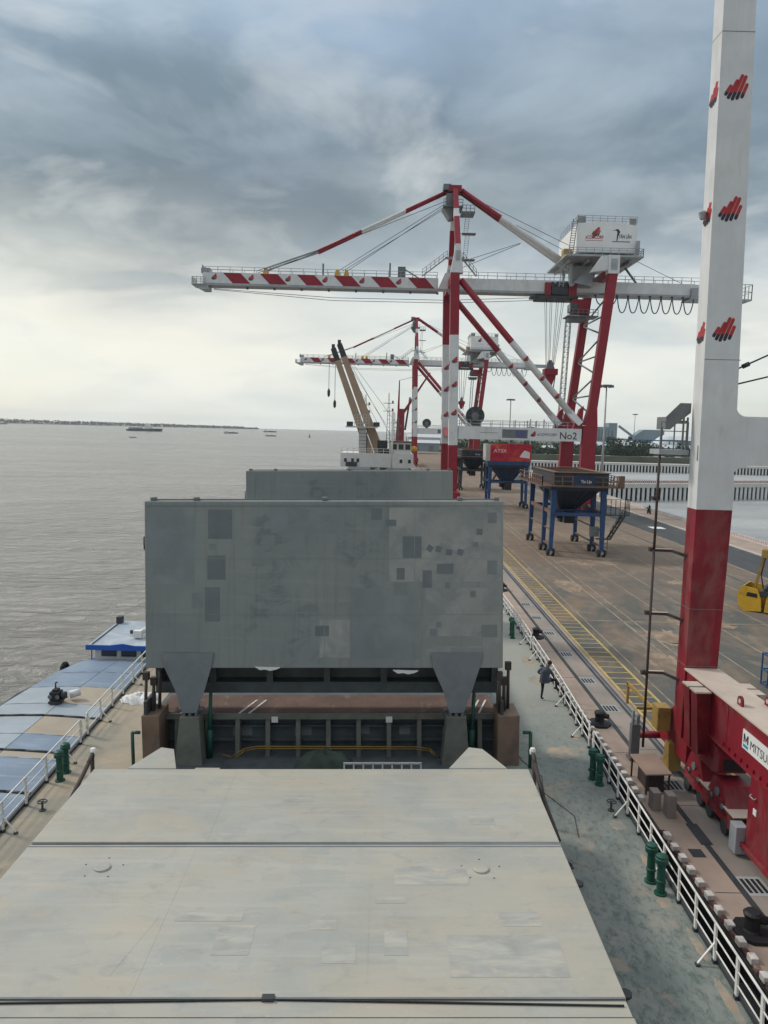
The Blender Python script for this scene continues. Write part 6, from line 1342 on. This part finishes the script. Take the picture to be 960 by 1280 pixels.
# far bank behind the basin
mb = MB(); mb.prism([(40, 470, -4), (900, 470, -4), (1600, 1400, -4), (40, 1400, -4), (24, 620, -4), (30, 521, -4), (52, 521, -4)], (0, 0, 5.5)); structure(mb.build('far_bank', 'bank_soil' if 'bank_soil' in M else 'stone_dust'))
sheet('bank_road', 'concrete_pale', 60, 400, 472, 500, 1.52)
# trees: trunk, limbs and a crown of many small leaf clumps
def crown_mesh(seed, mat, n=520, leaf=.85):
    rnd = random.Random(seed); mb = MB(); lobes = [(V((rnd.uniform(-.55, .55), rnd.uniform(-.55, .55), rnd.uniform(.30, .85))), rnd.uniform(.28, .48)) for _ in range(9)]
    for _ in range(n):
        c, r = rnd.choice(lobes); d = V((rnd.gauss(0, 1), rnd.gauss(0, 1), rnd.gauss(0, 1))).normalized()
        p = (c + d * r * rnd.uniform(.45, 1.0)) * 5.0
        if p.z < .4: continue
        ax = V((rnd.gauss(0, 1), rnd.gauss(0, 1), rnd.gauss(0, 1))).normalized(); bx = ax.cross(d).normalized(); s = leaf * rnd.uniform(.5, 1.1)
        mb.face([p - ax * s * .5, p + bx * s * .35, p + ax * s * .5, p - bx * s * .35])
    org = V((0, 0, 0)); me = mb.mesh('crown', org); me.materials.append(M[mat]); return me
CR = [crown_mesh(1, 'leaf_dark'), crown_mesh(2, 'leaf_mid'), crown_mesh(3, 'leaf_dark'), crown_mesh(4, 'leaf_mid')]
mb = MB(); mb.tube((0, 0, 0), (.1, 0, 3.2), .28, .16, 7)
for a in (0.4, 2.3, 4.4): mb.tube((.1, 0, 2.4), (.1 + 1.5 * math.cos(a), 1.5 * math.sin(a), 4.6), .14, .05, 5)
TRUNK = mb.mesh('trunk', V((0, 0, 0))); TRUNK.materials.append(M['bark'])
def tree(x, y, s, k, lab, z0=1.5):
    t = thing('tree', lab, 'tree', (x, y, z0), 'trees on the far bank')
    c = bpy.data.objects.new('crown', CR[k % 4]); put(c, (x, y, z0 + .2 * s), t); c.scale = (s * 1.15, s * 1.15, s * .9); c.rotation_euler = (0, 0, k * 1.3)
    r = bpy.data.objects.new('trunk', TRUNK); put(r, (x, y, z0), t); r.scale = (s, s, s)
rt = random.Random(11)
TL = ['tree with a dense dark crown in the green belt on the far bank', 'tree with a mid green crown in the green belt on the far bank']
big = [(147, 478, 2.3, 0, 'largest dark round tree on the bank, in the gap right of the No2 crane legs'), (160, 480, 2.0, 2, 'dark tree standing right beside the largest round tree'), (110, 476, 1.5, 2, 'low dark tree left of the largest round tree'), (176, 505, 1.6, 1, 'mid green tree right of the round dark pair')]
for (x, y, s, k, l) in big: tree(x, y, s, k, l)
for (x, y, s, k, l) in ((66, 503, 1.5, 1, 'mid green tree at the left end of the green belt on the far bank'), (82, 506, 1.7, 3, 'mid green tree behind the far jetty, second from the left of the belt'), (97, 500, 1.6, 0, 'dark tree behind the far jetty, just left of the No2 crane landside legs'), (196, 496, 1.7, 0, 'dark tree left of the stair landing on the nearest crane leg'), (214, 500, 1.8, 3, 'mid green tree seen through the stair landing of the nearest crane leg')): tree(x, y, s, k, l)
mb = MB(); rb = random.Random(21); humps = [(rb.uniform(48, 420), 505 + rb.uniform(0, 45), rb.uniform(4.5, 8.5), rb.uniform(4, 9)) for _ in range(190)] + [(rb.uniform(50, 330), rb.uniform(476, 500), rb.uniform(3, 5), rb.uniform(2.5, 5)) for _ in range(200)]
for _ in range(26000):
    hx, hy, hr, hh = rb.choice(humps); d = V((rb.gauss(0, 1), rb.gauss(0, 1), abs(rb.gauss(0, 1)))).normalized() * rb.uniform(.6, 1)
    p = V((hx + d.x * hr, hy + d.y * hr, 1.4 + d.z * hh)); ax = V((rb.gauss(0, 1), rb.gauss(0, 1), rb.gauss(0, 1))).normalized(); bx = ax.cross(d).normalized(); q = rb.uniform(.5, 1.3)
    mb.face([p - ax * q, p + bx * q * .7, p + ax * q, p - bx * q * .7])
gb = mb.build('green_belt', 'leaf_dark', kind='stuff'); gb['label'] = 'dense dark green belt of bushes and trees along the far bank'
# silos, domes and sheds of the terminal behind the trees
def bx_thing(name, lab, cat, mat, boxes, group=None, extra=None):
    t = thing(name, lab, cat, (sum(b[0] + b[1] for b in boxes) / 2 / len(boxes), boxes[0][2], 1.5), group)
    for k, b in enumerate(boxes): mb = MB(); mb.box(*b); mb.build('block' if k else 'main_block', mat, t)
    if extra: extra(t)
    return t
def towers(t):
    mb = MB(); mb.beam((170, 560, 21), (186, 560, 10), 1.5, 1.5); mb.build('conveyor', 'industrial', t)
    for k in range(6): mb = MB(); mb.box(153 + k * 2.4, 154 + k * 2.4, 559.8, 560, 6, 18); mb.build('panel_rib', 'steel_mid', t)
bx_thing('silo_tower', 'stepped grey silo tower on the far bank just right of the No2 crane', 'silo', 'industrial', [(151, 163, 560, 572, 1.5, 20.0), (163, 169, 560, 572, 1.5, 23.0), (146, 151, 560, 570, 1.5, 15)], None, towers)
def conv(t):
    mb = MB(); mb.prism([(180, 559, 13), (188, 559, 18.8), (203, 559, 18.8), (203, 559, 15.5), (190, 559, 8), (180, 559, 8)], (0, 10, 0)); mb.build('conveyor_house', 'industrial', t)
bx_thing('loading_house', 'grey loading house with a sloped conveyor, between the white domes', 'building', 'industrial', [(180, 188, 560, 568, 1.5, 14)], None, conv)
def dome(x, y, r, lab):
    t = thing('storage_dome', lab, 'storage dome', (x, y, 1.5), 'white storage domes')
    mb = MB(); mb.lathe((x, y, 1.5), [(r, 0), (r, r * .5)], 24); mb.build('wall', 'dome_white', t)
    mb = MB(); mb.lathe((x, y, 1.5 + r * .5), [(r * math.cos(a), r * math.sin(a)) for a in [k * math.pi / 14 for k in range(8)]], 24); mb.build('dome', 'dome_white', t)
dome(160, 545, 6.0, 'white storage dome in front of the stepped silo tower'); dome(176, 548, 6.0, 'white storage dome left of the grey loading house'); dome(200, 548, 9.0, 'largest white storage dome, right of the loading house')
def shed(x0, x1, y, d, h, mat, lab):
    t = thing('warehouse', lab, 'warehouse', ((x0 + x1) / 2, y, 1.5), 'warehouses on the far bank')
    mb = MB(); mb.box(x0, x1, y, y + d, 1.5, h); w = mb.build('wall', mat, t)
    mb = MB(); mb.prism([(x0 - .5, y - .5, h), (x0 - .5, y + d + .5, h), (x0 - .5, y + d / 2, h + d * .18)], (x1 - x0 + 1, 0, 0)); mb.build('roof', 'shed_roof', t)
    n = max(2, int((x1 - x0) / 7))
    for k in range(n): mb = MB(); xx = x0 + (k + .3) * (x1 - x0) / n; mb.box(xx, xx + 2.8, y - .05, y, 1.5, min(h - 1, 5)); mb.build('door', 'steel_mid', w)
shed(206, 262, 556, 18, 11.5, 'industrial', 'long pale grey warehouse right of the largest dome')
shed(128, 190, 528, 14, 7.0, 'blue_shed', 'long low blue shed in front of the white domes')
shed(190, 232, 520, 12, 6.5, 'blue_shed', 'shorter blue shed half hidden by trees on the right')
shed(62, 118, 508, 10, 4.6, 'shed_roof', 'low white-roofed shed behind the far jetty left of the trees')
shed(20, 60, 640, 14, 8.5, 'shed_roof', 'pale distant warehouse seen under the farther gantry crane')
shed(16, 34, 470, 10, 6.5, 'industrial', 'grey warehouse at the far end of the quay behind the hoppers')
mb = MB(); mb.beam((168, 478, 1.6), (320, 474, 1.6), 5, 1.0); mb.beam((168, 478, 3.4), (260, 474, 2.4), 2, .3); tag(mb.build('sea_wall', 'concrete_pale'), 'long pale sea wall along the far bank at the right', 'wall')
# gantry of pipes: blue bridge line over the trees
mb = MB(); mb.beam((120, 530, 11.5), (300, 530, 11.0), 1.2, .8); pr = mb.build('pipe_bridge', 'blue_shed'); tag(pr, 'blue pipe bridge running behind the tree tops on the far bank', 'pipe bridge')
for k in range(10): mb = MB(); mb.box(124 + k * 18, 124.7 + k * 18, 529.6, 530.4, 1.5, 11.1); mb.build('trestle', 'steel_mid', pr)

# long wooded shore across the river
mb = MB(); P_ = [(-2600, 3300), (-1500, 3700), (-860, 4150), (-700, 4300), (-760, 4500), (-1500, 4300), (-2800, 4000)]; mb.prism([(x, y, WATER - .5) for x, y in P_], (0, 0, 1.4)); structure(mb.build('far_shore', 'shore_soil' if 'shore_soil' in M else 'stone_dust'))
mb = MB(); rf = random.Random(5)
for _ in range(4200):
    u = rf.random(); q = rf.random()
    x = -2600 + 1880 * u; y0 = 3300 + (x + 2600) * .53; y = y0 + 10 + q * 130
    h = (11 + 13 * (1 - u) ** .8) * (1 if u < .96 else .6) * rf.uniform(.6, 1.05); z = WATER + .9 + h * rf.random() ** .7
    s = rf.uniform(3, 7); a = V((rf.gauss(0, 1), rf.gauss(0, .4), rf.gauss(0, .5))).normalized(); b = V((rf.gauss(0, .4), rf.gauss(0, .4), 1)).normalized()
    p = V((x, y, z)); mb.face([p - a * s, p + b * s * .6, p + a * s, p - b * s * .6])
wd = mb.build('far_wood', 'leaf_dark', kind='stuff'); wd['label'] = 'low dark wood along the far shore of the river'
def boat(x, y, L, kind, lab):
    t = thing('river_boat', lab, 'boat', (x, y, WATER), 'boats far out on the river')
    w = L * .16; mb = MB(); A = [(-.5, 0), (-.46, -.5), (.36, -.5), (.5, 0), (.36, .5), (-.46, .5)]
    mb.hexa([(x + a * L * .94, y + b * w * .8, WATER - .4) for a, b in A], [(x + a * L, y + b * w, WATER + L * (.045 if a < .36 else .075)) for a, b in A]); mb.build('hull', 'boat_dark', t)
    z = WATER + L * .045
    if kind == 0:
        mb = MB(); mb.box(x + L * .02, x + L * .22, y - w * .3, y + w * .3, z, z + L * .10); mb.box(x + L * .05, x + L * .16, y - w * .25, y + w * .25, z + L * .10, z + L * .15); mb.build('deckhouse', 'ship_white', t)
        mb = MB(); mb.box(x - L * .40, x - L * .05, y - w * .35, y + w * .35, z, z + L * .05); mb.build('cargo', 'industrial', t)
    else:
        mb = MB(); mb.box(x - L * .40, x - L * .18, y - w * .3, y + w * .3, z, z + L * .11); mb.build('cabin', 'ship_white', t)
        mb = MB(); mb.box(x - L * .12, x + L * .3, y - w * .3, y + w * .3, z, z + L * .045); mb.build('cargo', 'boat_dark', t)
    mb = MB(); mb.tube((x + L * .1, y, z), (x + L * .1, y, z + L * .22), .2, .1, 5); mb.build('mast', 'steel_mid', t)
boat(-515, 1660, 80, 0, 'large low cargo ship with a white deckhouse, left of centre far out on the river')
boat(-286, 880, 9, 1, 'tiny boat just below the large cargo ship far out on the river')
boat(-325, 1640, 32, 1, 'low laden barge right of the large cargo ship')
boat(-195, 1330, 20, 1, 'small boat nearest the upright cover, trailing a pale wake')
boat(-340, 2300, 42, 1, 'farthest laden barge near the horizon, over the small boat with a wake')
boat(-1420, 2860, 55, 0, 'dark ship at the left edge under the wooded shore')
mb = MB(); mb.tube((-128, 1330, WATER), (-128, 1330, WATER + 6), .8, .5, 8); mb.lathe((-128, 1330, WATER), [(2, 0), (2, 1), (.8, 2.4), (0, 2.4)], 10); tag(mb.build('buoy', 'steel_dark'), 'thin channel buoy on the river between the boats and the tan derricks', 'buoy')
# a motorbike with its rider on the road beyond the apron
def rider():
    x, y = 48.6, 139
    t = thing('motorbike', 'tiny dark motorbike on the quay road left of the near crane leg', 'motorbike', (x, y, 0))
    for q in (-.62, .62):
        mb = MB(); mb.tube((x - .06, y + q, .3), (x + .06, y + q, .3), .3, None, 14); mb.build('wheel', 'rubber', t)
    mb = MB(); mb.beam((x, y - .6, .35), (x, y + .1, .5), .2, .3); mb.beam((x, y + .1, .45), (x, y + .5, .95), .16, .2); mb.box(x - .12, x + .12, y - .7, y + .0, .62, .78); mb.tube((x - .35, y + .42, 1.02), (x + .35, y + .42, 1.02), .03, None, 6); mb.build('frame', 'black', t)
    B = V((x, y - .25, 0)); J = [(0, 0, .82), (0, .05, 1.15), (0, .1, 1.38), (0, .14, 1.56), (0, .14, 1.68), (-.2, .1, 1.33), (-.28, .35, 1.12), (-.3, .62, 1.05), (.2, .1, 1.33), (.28, .35, 1.12), (.3, .62, 1.05), (-.12, .05, .80), (-.18, .42, .75), (-.18, .25, .32), (.12, .05, .80), (.18, .42, .75), (.18, .25, .32)]
    m = skin_chain([B + V(j) for j in J], [(0, 1), (1, 2), (2, 3), (3, 4), (2, 5), (5, 6), (6, 7), (2, 8), (8, 9), (9, 10), (0, 11), (11, 12), (12, 13), (0, 14), (14, 15), (15, 16)], [.14, .13, .15, .06, .11, .07, .05, .04, .07, .05, .04, .09, .07, .05, .09, .07, .05], 'trousers', 'person', subdiv=1)
    m.transform(Matrix.Translation(-B)); o = bpy.data.objects.new('person', m); put(o, B); tag(o, 'rider in dark clothes sitting on the tiny motorbike on the quay road', 'person')
rider()

# ------------------------------------------------------------------ the river haze
mb = MB(); mb.box(-6200, 6200, -6200, 6200, -7.6, 75); hz = mb.build('haze', [], kind='stuff')
hm = bpy.data.materials.new('haze'); hm.use_nodes = True; k = NT(hm.node_tree); k.n.clear()
pv = k.new('ShaderNodeVolumePrincipled'); k.put(pv.inputs['Color'], (.86, .90, .92)); pv.inputs['Density'].default_value = .00008; pv.inputs['Anisotropy'].default_value = .0
om = k.new('ShaderNodeOutputMaterial'); k.l.new(pv.outputs[0], om.inputs['Volume']); hz.data.materials.append(hm)
